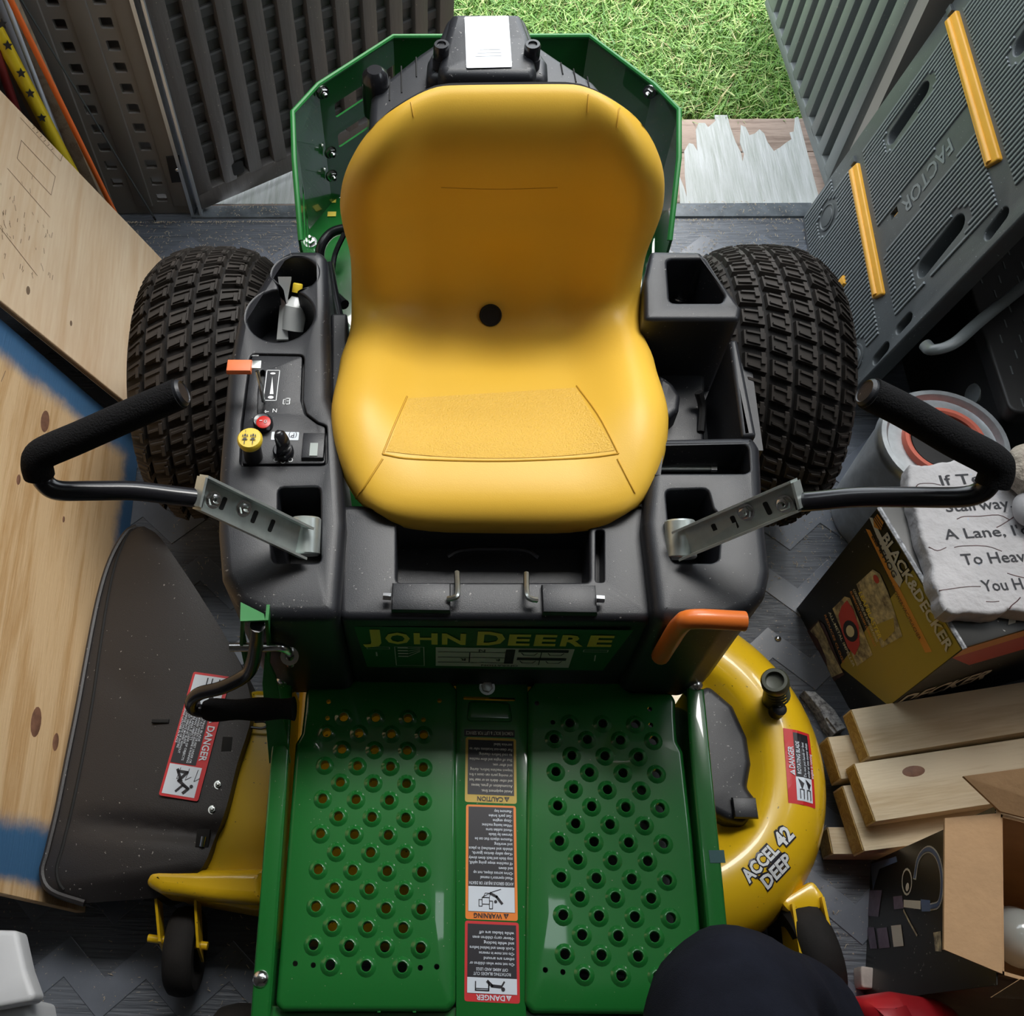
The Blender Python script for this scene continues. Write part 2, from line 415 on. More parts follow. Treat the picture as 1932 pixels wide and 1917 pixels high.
# raised zigzag bands moulded into the floor panels
step = .138; half = .066; wdt = .030
for row in range(17):
    y0 = -.62+row*step; bm = B(); ptsA = []; ptsB = []
    nseg = int((XR-XL)/half)
    for k in range(nseg+1):
        x = XL+.02+k*half; yy = y0+(half*.9 if k % 2 else 0)
        ptsA.append((x, yy+wdt)); ptsB.append((x, yy-wdt))
    if y0+half+wdt > 1.73: continue
    rprism(bm, ptsB+ptsA[::-1], -.001, .0018, .0008, n=1); ob('floor_rib', bm, 'floor_smooth', fl)
for k, (px, py) in enumerate([(1468, 1205), (1500, 655), (265, 470)]):
    dome('floor_screw', W(px, py, .0028), (0, 0, 1), .006, fl, 'chrome')
# door sill: metal strip, pale lip
a, b_, c, d = W(362, 413, 0), W(1530, 411, 0), W(1530, 385, 0), W(362, 391, 0)
bm = B(); rprism(bm, [a.xy, b_.xy, c.xy, d.xy], -.03, .006, .003, n=2)
struct(ob('trim_1', bm, 'strip'))
# side walls, rear wall, roof with skylight and wide opening added for light
def wall(name, c, s, m='wall_resin'):
    bm = B(); box(bm, c, s); return struct(ob(name, bm, m))
wall('wall_left', (XL-.03, (YB+YF)/2, ZR/2), (.05, YF-YB+.1, ZR))
bm = B(); MR = frame(V(XR, 0, 0), V(0, 1, 0), V(0, 0, 1), V(1, 0, 0))
rprism(bm, [(YB, 0), (YF+.04, 0), (YF+.04, ZR), (YB, ZR)], .0, .05, 0, [([(.55, 1.30), (1.40, 1.30), (1.40, 1.85), (.55, 1.85)], None, 0)], f=fr(MR)); struct(ob('wall_right', bm, 'wall_resin'))
bm = B()
for c_, s_ in (((.55, 1.575), (.03, .58)), ((1.40, 1.575), (.03, .58)), ((.975, 1.30), (.88, .03)), ((.975, 1.85), (.88, .03)), ((.975, 1.575), (.02, .55))): box(bm, (c_[0], c_[1], .025), (s_[0], s_[1], .06), M=MR, bev=.003)
struct(ob('added_window_1', bm, 'roof_resin'))  # unseen frame and wall opening, added to light the plywood
wall('wall_back', ((XL+XR)/2, YB-.03, ZR/2), (XR-XL+.1, .05, ZR))
HX0, HX1 = -.655, .83                                 # door opening
wall('wall_front_right', ((HX1+XR)/2, YF+.02, ZR/2), (XR-HX1, .04, ZR))
bm = B(); rprism(bm, [(XL-.05, YB-.05), (XR+.05, YB-.05), (XR+.05, YF+.06), (XL-.05, YF+.06)], ZR, ZR+.04, 0,
                 [([(-.95, 1.16), (1.05, 1.16), (1.05, 1.70), (-.95, 1.70)], None, 0), ([(.12, .30), (.32, .30), (.32, .44), (.12, .44)], None, 0)])
struct(ob('ceiling', bm, 'roof_resin'))
# inner panel of the front wall left of the doorway, two channels of square pockets
PW = frame(V(0, YF, 0), V(1, 0, 0), V(0, 0, 1), V(0, -1, 0))   # x right, y up, z toward the shed interior
holes = []
for k in range(36):
    z = .05+k*.05
    if z > 1.9: break
    if k > 0: holes.append((fil([(-.832, z-.012), (-.806, z-.012), (-.806, z+.012), (-.832, z+.012)], .003, 2), None, 0))
    holes.append((fil([(-.740, z-.010), (-.714, z-.010), (-.714, z+.014), (-.740, z+.014)], .003, 2), None, 0))
bm = B(); rprism(bm, [(XL, .004), (HX0-.008, .004), (HX0-.008, 2.1), (XL, 2.1)], -.012, .0, 0, holes, f=fr(PW)); wf = struct(ob('wall_front_left', bm, 'wall_resin'))
for x0, x1 in ((XL, -.845), (-.792, -.752), (-.702, HX0-.008)):
    bm = B(); rprism(bm, [(x0, .03), (x1, .03), (x1, 2.05), (x0, 2.05)], -.001, .006, .004, n=2, f=fr(PW)); ob('wall_ridge', bm, 'wall_resin', wf)
bm = B(); box(bm, ((XL+HX0)/2-.005, YF+.05, 1.05), (HX0-XL, .02, 2.1)); ob('outer_skin', bm, 'wall_resin', wf)
# bright door jamb
bm = B()
for dx, w_ in ((-.006, .008), (.014, .006)):
    box(bm, (HX0+dx, YF+.004, 1.0), (w_, .03, 2.0))
box(bm, (HX0+.006, YF+.02, 1.0), (.02, .006, 2.0)); struct(ob('trim_2', bm, 'alu'))
bm = B(); box(bm, ((HX0+HX1)/2, YF+.03, 2.0), (HX1-HX0, .06, .3)); struct(ob('trim_3', bm, 'wall_resin'))
# black hinge plate with screw
hp = thing('hinge_plate', V(-.69, YF-.004, .1), 'small black hinge plate with one screw beside the left door jamb', 'hinge')
bm = B(); q = [WY(313, 295, YF-.006), WY(338, 293, YF-.006), WY(347, 342, YF-.006), WY(324, 344, YF-.006)]
rprism(bm, [(v.x, v.z) for v in q], .005, .009, .002, n=2, f=fr(PW)); ob('plate', bm, 'black_deep', hp)
dome('screw', WY(334, 321, YF-.010), (0, -1, 0), .005, hp)

# ---- louvred doors, each bar its own piece
def door(name, P, e, width, bars_from, label_m, mbar, mback, zbot, low, period, slot, inward, lattice):
    e = e.normalized(); nrm = V(-e.y, e.x, 0)*inward            # toward the camera side
    M = frame(V(P.x, P.y, 0), e, V(0, 0, 1), nrm)
    f = fr(M); H = 1.88
    bm = B(); rprism(bm, [(0, .015), (width, .015), (width, H), (0, H)], -.042, -.026, 0, f=f)
    rprism(bm, fil([(0, .015), (width, .015), (width, low), (0, low)], .006, 2), -.03, 0, .004, f=f, n=2)
    rprism(bm, [(0, H-.08), (width, H-.08), (width, H), (0, H)], -.03, 0, .004, f=f, n=2)
    d = struct(ob(name, bm, mback if lattice else mbar)) if False else struct(ob(name, bm, mbar))
    edges = [0.0]; x = bars_from
    while x+slot < width-.02:
        edges += [x, x+slot]; x += period
    edges.append(width)
    for i in range(0, len(edges), 2):
        bm = B(); rprism(bm, [(edges[i], low-.01), (edges[i+1], low-.01), (edges[i+1], H-.07), (edges[i], H-.07)], -.03, 0, .004, f=f, n=2)
        ob('slat', bm, mbar, d)
        if lattice and i+1 < len(edges)-1:                      # rungs seen at the back of the slots
            x0_, x1_ = edges[i+1]-.004, edges[i+2]+.004; bm = B(); rprism(bm, [(0, 0), (x1_-x0_, 0), (x1_-x0_, .024), (0, .024)], -.03, -.016, .003, n=1); r0 = None
            for k in range(34):
                z = low+.03+k*.052
                if z > .80: break
                Mr = M @ Matrix.Translation((x0_, z, 0))
                if r0 is None: r0 = ob('rung', bm, mback, d, Mr)
                else: link('rung', r0.data, d, Mr)
    return d, f
PL = V(-.639, 1.746, 0); d1, f1 = door('door_1', PL, V(.849, .528, 0), .70, .040, '', 'door_brown', 'door_back', .03, .066, .0655, .031, -1, True)
for k, (x, z) in enumerate([(.111, .09), (.24, .1)]):
    bm = B(); rprism(bm, fil([(x-.014, z-.017), (x+.014, z-.017), (x+.014, z+.017), (x-.014, z+.017)], .006, 3), -.001, .0008, 0, f=f1); ob('drain_slot', bm, 'hole_black', d1) if k == 0 else bm.free()
PRd = V(.822, 1.809, 0); d2, f2 = door('door_2', PRd, V(-.056, .998, 0), .685, .044, '', 'door_grey', 'door_back', .03, .045, .0665, .030, 1, False)

# ---- outside: weathered sill boards with flaking white paint, soil, grass
sb = thing('sill_board', V(.1, 1.94, -.03), 'weathered brown board with jagged flakes of white paint outside the doorway', 'board')
bm = B()
box(bm, (.08, 1.875, -.035), (2.3, .168, .05), bev=.004); ob('plank', bm, 'weathered', sb)
bm = B(); box(bm, (.08, 2.022, -.037), (2.3, .118, .05), bev=.004); ob('plank', bm, 'weathered', sb)
zt = -.0095
jag = [(1283, 384), (1281, 330), (1290, 352), (1296, 372), (1292, 330), (1291, 285), (1300, 270), (1308, 272), (1316, 285), (1313, 245), (1318, 232), (1330, 232), (1336, 240), (1350, 228), (1348, 217), (1372, 217), (1378, 240), (1388, 268), (1398, 288), (1401, 305), (1404, 290), (1396, 268), (1398, 236), (1407, 240), (1414, 255), (1424, 252), (1433, 244), (1442, 252), (1448, 268), (1460, 285), (1472, 278), (1482, 270), (1494, 262), (1490, 250), (1498, 248), (1500, 222), (1506, 220), (1548, 384)]
bm = B(); rprism(bm, PZ(jag, zt), zt-.004, zt+.0005, .0004, n=1); ob('paint_flake', bm, 'paint_flake', sb)
bm = B(); rprism(bm, PZ([(392, 385), (480, 345), (556, 312), (640, 300), (700, 384)], zt), zt-.004, zt+.0005, .0004, n=1); ob('paint_flake', bm, 'paint_flake', sb)
bm = B(); box(bm, (0, 5, -.09), (14, 6.1, .06)); struct(ob('ground', bm, 'soil'))
def grass():
    rnd = random.Random(3); vs = []; fs = []
    def blade(x, y, h, w, z0):
        a = rnd.uniform(0, 6.283); dx, dy = math.cos(a), math.sin(a); b = a+1.57; wx, wy = math.cos(b)*w, math.sin(b)*w
        l = rnd.uniform(.35, 1.15)*h; k = len(vs)
        vs.extend([(x-wx, y-wy, z0), (x+wx, y+wy, z0), (x+dx*l*.35+wx*.8, y+dy*l*.35+wy*.8, z0+h*.62), (x+dx*l*.35-wx*.8, y+dy*l*.35-wy*.8, z0+h*.62), (x+dx*l, y+dy*l, z0+h*rnd.uniform(.6, 1.0))])
        fs.extend([(k, k+1, k+2, k+3), (k+3, k+2, k+4)])
    for _ in range(30000):
        blade(rnd.uniform(-.25, 1.0), rnd.uniform(2.10, 2.95), rnd.uniform(.025, .075), rnd.uniform(.0008, .0019), -.062)
    for _ in range(14000):
        blade(rnd.uniform(-2.2, 2.6), rnd.uniform(2.10, 5.0), rnd.uniform(.04, .09), rnd.uniform(.002, .004), -.062)
    me = bpy.data.meshes.new('grass'); me.from_pydata(vs, [], fs); me.update()
    m = bpy.data.materials.new('grass_blade'); m.use_nodes = True; n = m.node_tree.nodes; l = m.node_tree.links; b = n['Principled BSDF']
    g = n.new('ShaderNodeNewGeometry'); cr = n.new('ShaderNodeValToRGB'); l.new(g.outputs['Random Per Island'], cr.inputs[0]); l.new(cr.outputs[0], b.inputs['Base Color'])
    e = cr.color_ramp.elements; e[0].color = (.06, .17, .02, 1); e[1].color = (.45, .50, .20, 1); e[1].position = .93
    x = e.new(.45); x.color = (.14, .31, .04, 1); x = e.new(.78); x.color = (.28, .45, .10, 1); x = e.new(.97); x.color = (.42, .34, .16, 1)
    b.inputs['Roughness'].default_value = .55; me.materials.append(m)
    o = link('grass', me); o['kind'] = 'stuff'; tag(o, 'short green lawn grass outside the open doorway', 'grass')
grass()
# dry clippings on the floor
def litter():
    rnd = random.Random(5); vs = []; fs = []
    def bit(x, y, z=.003):
        a = rnd.uniform(0, 3.14); L = rnd.uniform(.0008, .0038); w = rnd.uniform(.0003, .0006); c, s = math.cos(a), math.sin(a); k = len(vs); z = z+rnd.uniform(0, .003)
        vs.extend([(x-c*L-s*w, y-s*L+c*w, z), (x-c*L+s*w, y-s*L-c*w, z), (x+c*L+s*w, y+s*L-c*w, z+.001), (x+c*L-s*w, y+s*L+c*w, z+.001), (x, y, z+.0015)])
        fs.extend([(k, k+1, k+4), (k+1, k+2, k+4), (k+2, k+3, k+4), (k+3, k, k+4)])
    for _ in range(1500): bit(rnd.uniform(-.82, -.3), min(1.72, rnd.gauss(1.6, .12)))
    for _ in range(700): bit(rnd.uniform(.35, .76), min(1.72, rnd.gauss(1.62, .1)))
    for _ in range(800): bit(rnd.uniform(.5, .70), rnd.uniform(.8, 1.6))
    for _ in range(500): bit(rnd.uniform(-.6, -.3), rnd.uniform(-.1, 1.3))
    for _ in range(150): bit(rnd.uniform(.48, .57), rnd.uniform(.13, .6))
    for _ in range(350): bit(rnd.uniform(-.6, .75), rnd.uniform(1.735, 1.775), .007)
    me = bpy.data.meshes.new('grass_clippings'); me.from_pydata(vs, [], fs); me.materials.append(MATS['straw'])
    o = link('grass_clippings', me); o['kind'] = 'stuff'; tag(o, 'dry grass clippings scattered over the dark floor', 'clippings')
litter()

# ================================================================== riding mower
MW = thing('riding_mower', V(0, .7, 0), 'green and yellow zero-turn riding mower with a yellow bucket seat', 'lawn mower')
def slab(bm, pts, d):
    A = [bm.verts.new(Vector(p)) for p in pts]; Bv = [bm.verts.new(Vector(p)+d) for p in pts]
    bm.faces.new(A); bm.faces.new(Bv[::-1]); bridge(bm, A, Bv)
# ---- foot platform
ZP = .335
padL = [(519, 1893), (527, 1800), (545, 1560), (557, 1402), (568, 1383), (573, 1340), (577, 1296), (660, 1293), (668, 1277), (846, 1277), (862, 1300), (860, 1893), (845, 1908), (530, 1908)]
padR = [(1335, 1900), (1325, 1780), (1307, 1570), (1290, 1418), (1279, 1398), (1276, 1350), (1276, 1322), (1268, 1306), (1185, 1303), (1176, 1283), (1012, 1280), (996, 1303), (990, 1893), (1004, 1912), (1325, 1914)]
cL, cR = W(709, 1355, ZP), W(1136.5, 1366, ZP)
dX = (W(770, 1355, ZP).x-W(649, 1355, ZP).x)/2
rowY = (cL.y-W(691, 1823.5, ZP).y)/14
def lattice(c, n=15):
    out = []
    for r_ in range(n):
        ks = (-1, 0, 1) if r_ % 2 == 0 else (-1.5, -.5, .5, 1.5)
        for k in ks: out.append((c.x+k*dX, c.y-r_*rowY))
    return out
small = {'L': [(620, 1324), (829, 1322), (618, 1355), (799, 1358), (557, 1818), (591, 1821), (793, 1826), (824, 1824)], 'R': [(1013, 1327), (1226, 1338), (1043, 1363), (1228, 1368), (1029, 1830), (1062, 1834)]}
for side, pad, c in (('L', padL, cL), ('R', padR, cR)):
    pl = fil(PZ(pad, ZP), .010, 3); hs = lattice(c)
    holes = [(circ(x, y, .0062, 10), None, 0) for x, y in hs]+[(circ(*W(a, b, ZP).xy, .0035, 8), None, 0) for a, b in small[side]]
    bm = B(); rprism(bm, pl, ZP-.010, ZP, .007, holes, n=3)
    fp = ob('foot_platform', bm, 'green', MW)
    for k, (x, y) in enumerate(hs):
        M = Matrix.Translation((x, y, ZP))
        if k == 0: bm = B(); lathe(bm, [(.0135, -.0003), (.0115, .0012), (.0090, .0032), (.0074, .0038), (.0064, .0030), (.0062, -.006)], None, 16); b0 = ob('traction_boss', bm, 'green', fp, M)
        else: link('traction_boss', b0.data, fp, M)
strip = [(860, 1283), (996, 1286), (993, 1935), (860, 1932)]
bm = B(); rprism(bm, PZ(strip, ZP-.006), ZP-.014, ZP-.006, .002, [(fil(PZ([(874, 1314), (972, 1317), (972, 1323), (874, 1320)], ZP-.006), .002, 2), None, 0)], n=2); cs = ob('centre_strip', bm, 'green', MW)
bm = B(); rprism(bm, fil(PZ([(884, 1322), (962, 1325), (968, 1362), (880, 1360)], ZP-.004), .006, 3), ZP-.008, ZP-.001, .005, n=3); ob('service_tab', bm, 'green', cs)
bolt('bolt', W(919, 1297, ZP-.006), (0, -.1, 1), .0085, MW, 'zinc', False)
# skirt below the platform front and the two frame rails
bm = B(); a = W(505, 1906, ZP-.004); b_ = W(1345, 1912, ZP-.004)
rprism(bm, [(a.x, a.y-.05), (b_.x, b_.y-.05), (b_.x, b_.y+.006), (a.x, a.y+.006)], ZP-.06, ZP-.0145, .004, n=2)
for px in (715, 782, 1095, 1160):
    q = W(px, 1900, ZP); box(bm, (q.x, q.y, ZP-.010), (.004, .012, .012))
ob('platform_lip', bm, 'green', MW)
for poly in ([(471, 1925), (509, 1925), (548, 1373), (552, 1290), (521, 1290)], [(1391, 1930), (1352, 1930), (1300, 1385), (1296, 1296), (1329, 1299)]):
    bm = B(); rprism(bm, PZ(poly, .345), .26, .345, .004, n=3); ob('frame_rail', bm, 'green', MW)
for px, py in ((492, 1847), (535, 1279), (1312, 1291)): dome('carriage_bolt', W(px, py, .345), (0, 0, 1), .0105, MW)
bm = B(); rprism(bm, PZ([(1337, 1604), (1366, 1604), (1369, 1628), (1340, 1628)], .3458), .345, .3458, 0); ob('teal_tape', bm, 'teal', MW)
# ---- cutting deck
DC = V(.257, .425, 0); DR = .292
prof = [(0, .150), (.130, .150), (.150, .152), (.165, .168), (.180, .182), (.205, .187), (.230, .183), (.252, .170), (.270, .150), (.282, .122), (.290, .09), (.292, .05)]
def deckz(x, y):
    r_ = math.hypot(x-DC.x, y-DC.y)
    for (a, za), (b, zb) in zip(prof, prof[1:]):
        if a <= r_ <= b:
            return za+(zb-za)*(r_-a)/(b-a)
    return .05
sp = [(v.x, v.y) for v in spline([V(a, b, 0) for a, b in prof], 3)]
bm = B(); lathe(bm, sp, Matrix.Translation(DC), 72)
rprism(bm, fil([(-.30, .15), (.30, .135), (.30, .70), (-.30, .70)], .03, 3), .05, .155, .02)
rprism(bm, fil([tuple(W(a, b, .15).xy) for a, b in ((470, 1715), (330, 1690), (278, 1655), (270, 1637), (380, 1640), (405, 1560), (450, 1400), (470, 1300), (560, 1300), (560, 1715))], .012, 3), .06, .15, .012)
deck = ob('cutting_deck', bm, 'deck_yellow', MW)
bm = B(); rprism(bm, fil(PZ([(276, 1640), (300, 1632), (380, 1638), (500, 1636), (500, 1706), (400, 1698), (300, 1684), (272, 1668)], .172), .012, 4), .09, .172, .016, n=5); ob('front_arm', bm, 'deck_yellow', MW)
bm = B(); rprism(bm, fil([(.01, .11), (.27, .11), (.28, .5), (.01, .5)], .02, 3), .156, .195, .006, n=2); ob('shade_plate', bm, 'black', MW)  # added black plate standing in for shade under the right pad's holes
bm = B(); rprism(bm, fil(PZ([(1338, 1290), (1385, 1330), (1412, 1390), (1420, 1440), (1412, 1485), (1428, 1505), (1425, 1530), (1408, 1556), (1375, 1548), (1340, 1530), (1300, 1500), (1290, 1320)], .19), .012, 3), .13, .19, .012); pc = ob('pulley_cover', bm, 'black', MW)
bm = B(); box(bm, W(1405, 1525, .195), (.035, .03, .012), bev=.004); ob('cover_latch', bm, 'black', pc)
# wash port
q = W(1470, 1322, .19); t_ = W(1463, 1290, .262)
bm = B(); rod(bm, V(q.x, q.y, .15), t_, .016, 20)
for k in range(4):
    p0 = q.lerp(t_, .35+.16*k); lathe(bm, [(.016, -.002), (.0185, 0), (.016, .002)], axisM(p0, t_-q), 20)
lathe(bm, [(.012, -.006), (.018, -.006), (.0205, 0), (.0205, .012), (.018, .016), (.0135, .016), (.0125, .008), (0, .006)], axisM(t_, t_-q), 24)
wpn = ob('wash_port', bm, 'hdpe_green', MW)
bm = B(); q2 = W(1468, 1340, .20); lathe(bm, [(.011, -.03), (.011, .008), (.007, .011), (0, .011)], Matrix.Translation(q2), 16); ob('port_lug', bm, 'black', wpn)
# gauge wheels on the deck
def wheel_mesh(bm, c, r_, w_, axis=(1, 0, 0), n=36):
    k = w_/2; lathe(bm, [(0, -k*.6), (r_*.45, -k*.7), (r_*.6, -k), (r_*.85, -k), (r_*.96, -k*.75), (r_, -k*.3), (r_, k*.3), (r_*.96, k*.75), (r_*.85, k), (r_*.6, k), (r_*.45, k*.7), (0, k*.6)], axisM(c, axis), n)
gl = W(332, 1770, .13); bm = B(); wheel_mesh(bm, V(gl.x+.002, gl.y-.012, .068), .064, .044); ob('gauge_wheel', bm, 'rubber', MW)
bm = B()
for pa, pb, pc_ in (((287, 1650), (300, 1800), .004), ((363, 1655), (372, 1812), .004)):
    A = W(*pa, .15); Bq = W(*pb, .10); slab(bm, [A, A-V(0, .012, .05), V(Bq.x, Bq.y, .07), V(Bq.x, Bq.y+.016, .115)], V(.004, 0, 0))
A, Bq = W(300, 1680, .145), W(362, 1682, .145); box(bm, ((A.x+Bq.x)/2, A.y+.006, .12), (Bq.x-A.x, .02, .03), bev=.003)
rod(bm, W(280, 1770, .09), W(392, 1785, .09), .006)
ob('wheel_bracket', bm, 'deck_yellow', MW)
gr = W(1535, 1765, .13); bm = B(); wheel_mesh(bm, V(gr.x, gr.y-.02, .085), .08, .055, (.98, .2, 0)); ob('gauge_wheel', bm, 'rubber', MW)
bm = B(); rprism(bm, fil(PZ([(1470, 1700), (1535, 1660), (1557, 1690), (1552, 1715), (1490, 1722)], .14), .008, 3), .09, .14, .006, n=2)
A = W(1494, 1705, .15); slab(bm, [A, A-V(0, .07, 0), A-V(0, .06, .07), A-V(0, 0, .06)], V(.004, 0, 0))
A = W(1550, 1692, .15); slab(bm, [A, A-V(-.004, .075, 0), A-V(-.004, .065, .07), A-V(0, 0, .06)], V(.004, 0, 0))
ob('wheel_bracket', bm, 'deck_yellow', MW)
# ---- discharge chute
lf = [(258, 994), (236, 1008), (208, 1058), (186, 1130), (166, 1230), (148, 1330), (128, 1430), (108, 1530), (90, 1605), (80, 1648), (98, 1682), (160, 1704)]
rt = [(272, 993), (300, 1012), (342, 1070), (388, 1140), (428, 1206), (462, 1275), (474, 1350), (448, 1440), (428, 1520), (404, 1585), (372, 1648), (290, 1695)]
N = 40; Lp = [V(*p, 0) for p in lf]; Rp = [V(*p, 0) for p in rt]; Ls = spline(Lp, 4); Rs = spline(Rp, 4)
bm = B(); g = []
for i, (a, b_) in enumerate(zip(Ls, Rs)):
    row = []; end = min(1, i/6)*min(1, (len(Ls)-1-i)/5)
    for j in range(13):
        t = j/12; zz = .135+(.175-.135)*(1-(1-t)**2.2)*(.25+.75*end)
        p = a.lerp(b_, t); crease = -.012*math.exp(-((p.y-(1548+t*28))/14)**2)*(1 if t > .08 else 0)*min(1, max(0, (t)*3))
        crease += -.007*math.exp(-(((p.x-235)*.6+(p.y-1290)*-.8)/9)**2)*math.exp(-(((p.x-235)*.8+(p.y-1290)*.6)/45)**2)
        row.append(bm.verts.new(W(p.x, p.y, zz+crease)))
    g.append(row)
for i in range(len(g)-1):
    for j in range(12): bm.faces.new((g[i][j], g[i][j+1], g[i+1][j+1], g[i+1][j]))
low = [[bm.verts.new(V(r_[0].co.x, r_[0].co.y, .03)) for r_ in g], [bm.verts.new(V(r_[-1].co.x+.004, r_[-1].co.y, .05)) for r_ in g]]
for i in range(len(g)-1):
    bm.faces.new((g[i][0], g[i+1][0], low[0][i+1], low[0][i])); bm.faces.new((g[i][-1], low[1][i], low[1][i+1], g[i+1][-1]))
rim = [r_[0].co.copy() for r_ in g]; rim2 = [r_[1].co.copy()+V(0, 0, .001) for r_ in g]
ch = ob('discharge_chute', bm, 'chute', MW, sharp=60)
bm = B(); tube(bm, rim, .0055, 8); ob('chute_rim', bm, 'chute', ch)
bm = B(); tube(bm, [p+V(0, 0, -.0015) for p in rim2[2:-4]], .003, 6); ob('chute_bead', bm, 'hole_black', ch)
bm = B(); q = W(303, 1361, .168); box(bm, q, (.028, .006, .006), bev=.001); ob('chute_slot', bm, 'hole_black', ch)
for (px, py), s in (((429, 1405), (.017, .024)), ((409, 1474), (.022, .022)), ((398, 1524), (.022, .022)), ((383, 1582), (.02, .026))):
    q = W(px, py, .172); bm = B()
    if s[0] == s[1]: lathe(bm, [(0, .0015), (.012, .0015), (.0125, -.006), (0, -.006)], Matrix.Translation(q), 18)
    else: box(bm, q, (s[0], s[1], .006), bev=.001)
    ob('chute_opening', bm, 'hole_black', ch)
for px, py in ((412, 1481), (401, 1528)): bolt('chute_bolt', W(px, py, .174), (.1, 0, 1), .005, ch, 'steel')
bm = B(); q = W(383, 1588, .176); rod(bm, q-V(.001, .007, 0), q+V(.001, .007, .004), .004); ob('hinge_pin', bm, 'chrome', ch)
bm = B(); tube(bm, spline([W(480, 1362, .165), W(500, 1362, .165), W(504, 1369, .165), W(494, 1374, .165), W(470, 1372, .165)], 4), .0022, 6); ob('hinge_wire', bm, 'black_gloss', ch)
# ---- rear wheels
def rear_wheel(sx):
    c = V(.472*sx+.003, 1.065, .247); Rr = .240; hw = .118
    M = frame(c, V(0, 1, 0), V(0, 0, 1), V(1, 0, 0))          # wheel axis = local z
    rad = lambda x: Rr-.052*abs(x/hw)**3.2
    pr = [(.09, -hw*.62), (.105, -hw*.80), (.15, -hw*1.0), (.178, -hw*1.02)]+[(rad(x)-.002, x) for x in [hw*(-1+k/8) for k in range(17)]]+[(.178, hw*1.02), (.15, hw), (.105, hw*.8), (.09, hw*.62)]
    bm = B(); lathe(bm, pr, M, 64); tr = ob('rear_wheel', bm, 'rubber', MW)
    bm = B(); lathe(bm, [(0, -.03), (.05, -.03), (.085, -.05), (.10, -.075), (.104, -.085), (.104, .085), (.10, .075), (.085, .05), (.05, .03), (0, .03)], M, 40); ob('rim', bm, 'deck_yellow', tr)
    bm = B(); nr = 6; npt = 40; f = fr(M)
    def blk(x0, x1, a0, a1, sk, h0, h1, sh=.9):
        def P(x, a, h):
            rr = rad(x)+h; return f(rr*math.cos(a), rr*math.sin(a), x)
        lo = [bm.verts.new(P(x, a+sk*(x-x0)/(x1-x0), h0)) for x, a in ((x0, a0), (x1, a0), (x1, a1), (x0, a1))]
        xm, am = (x0+x1)/2, (a0+a1)/2
        hi = [bm.verts.new(P(xm+(x-xm)*sh, am+(a-am)*sh+sk*(x-x0)/(x1-x0), h1)) for x, a in ((x0, a0), (x1, a0), (x1, a1), (x0, a1))]
        bm.faces.new(hi); bridge(bm, lo, hi)
    w_ = 2*hw*.98/nr; pit = 2*math.pi/npt
    for k in range(nr):
        x0 = -hw*.98+k*w_+.002; x1 = x0+w_-.005
        for j in range(npt):
            a = j*pit+(k*.38 % 1)*pit
            if math.sin(a) < -.25: continue
            L = pit*.70; sk = .045*sx
            blk(x0, x1, a, a+L, sk, -.004, .0075)
            e = (x1-x0)*.12; g_ = L*.14                        # raised U on each lug
            blk(x0+e, x1-e, a+g_, a+g_*2.0, sk*.8, .007, .0105)
            blk(x0+e, x1-e*2.5, a+L-g_*2.0, a+L-g_, sk*.7, .007, .0105)
            blk(x1-e*2.6, x1-e, a+g_, a+L-g_, sk*.1, .007, .0105)
    ob('tread', bm, 'rubber_lug', tr, sharp=25)['kind'] = 'stuff'
rear_wheel(-1); rear_wheel(1)
# front caster wheels below the platform
for sx in (-1, .85):
    bm = B(); wheel_mesh(bm, V(.335*sx, -.075 if sx < 0 else -.16, .14), .14, .10); cw = ob('front_caster', bm, 'rubber', MW)
    bm = B(); yc = -.07 if sx < 0 else -.155; box(bm, (.27*sx, yc, .20), (.02, .05, .16), bev=.004); box(bm, (.32*sx, yc, .30), (.13, .05, .02), bev=.004); ob('caster_fork', bm, 'black', cw)
# ---- chassis under the seat and rear plate
bm = B()
rprism(bm, PZ([(563, 372), (650, 372), (720, 640), (585, 640)], .36), .28, .36, .003, n=2)
rprism(bm, PZ([(1190, 372), (1262, 372), (1245, 640), (1130, 640)], .36), .28, .36, .003, n=2)
rprism(bm, [(-.29, .55), (.29, .55), (.29, .98), (-.29, .98)], .26, .33, .003, n=2)
ch_ = ob('chassis', bm, 'green', MW)
bm = B(); box(bm, (0, 1.2, .40), (.34, .36, .26), bev=.03); box(bm, (0, .80, .42), (.30, .34, .16), bev=.02); ob('engine_block', bm, 'black_deep', MW)
for px, py in ((588, 399), (585, 457)): bolt('frame_nut', W(px, py, .361), (0, -.1, 1), .0095, ch_)
bolt('frame_stud', W(612, 378, .361), (0, -.15, 1), .0085, ch_, 'black_gloss')
for px, py in ((626, 378), (626, 404)):
    bm = B(); q = W(px, py, .3612); box(bm, q, (.016, .012, .0012)); ob('yellow_sticker', bm, 'jd_yellow', ch_)
bm = B(); tube(bm, spline([W(655, 430, .42), W(625, 440, .41), W(606, 465, .40), W(604, 500, .38), W(615, 540, .38), W(650, 575, .40)], 6), .009, 10); ob('rubber_hose', bm, 'black_gloss', MW)
bm = B(); tube(bm, spline([W(622, 500, .40), W(628, 540, .41), W(640, 600, .42)], 5), .008, 10); tube(bm, spline([W(650, 440, .42), W(632, 480, .40), W(626, 520, .39)], 5), .005, 8); ob('rubber_hose', bm, 'black_gloss', MW)
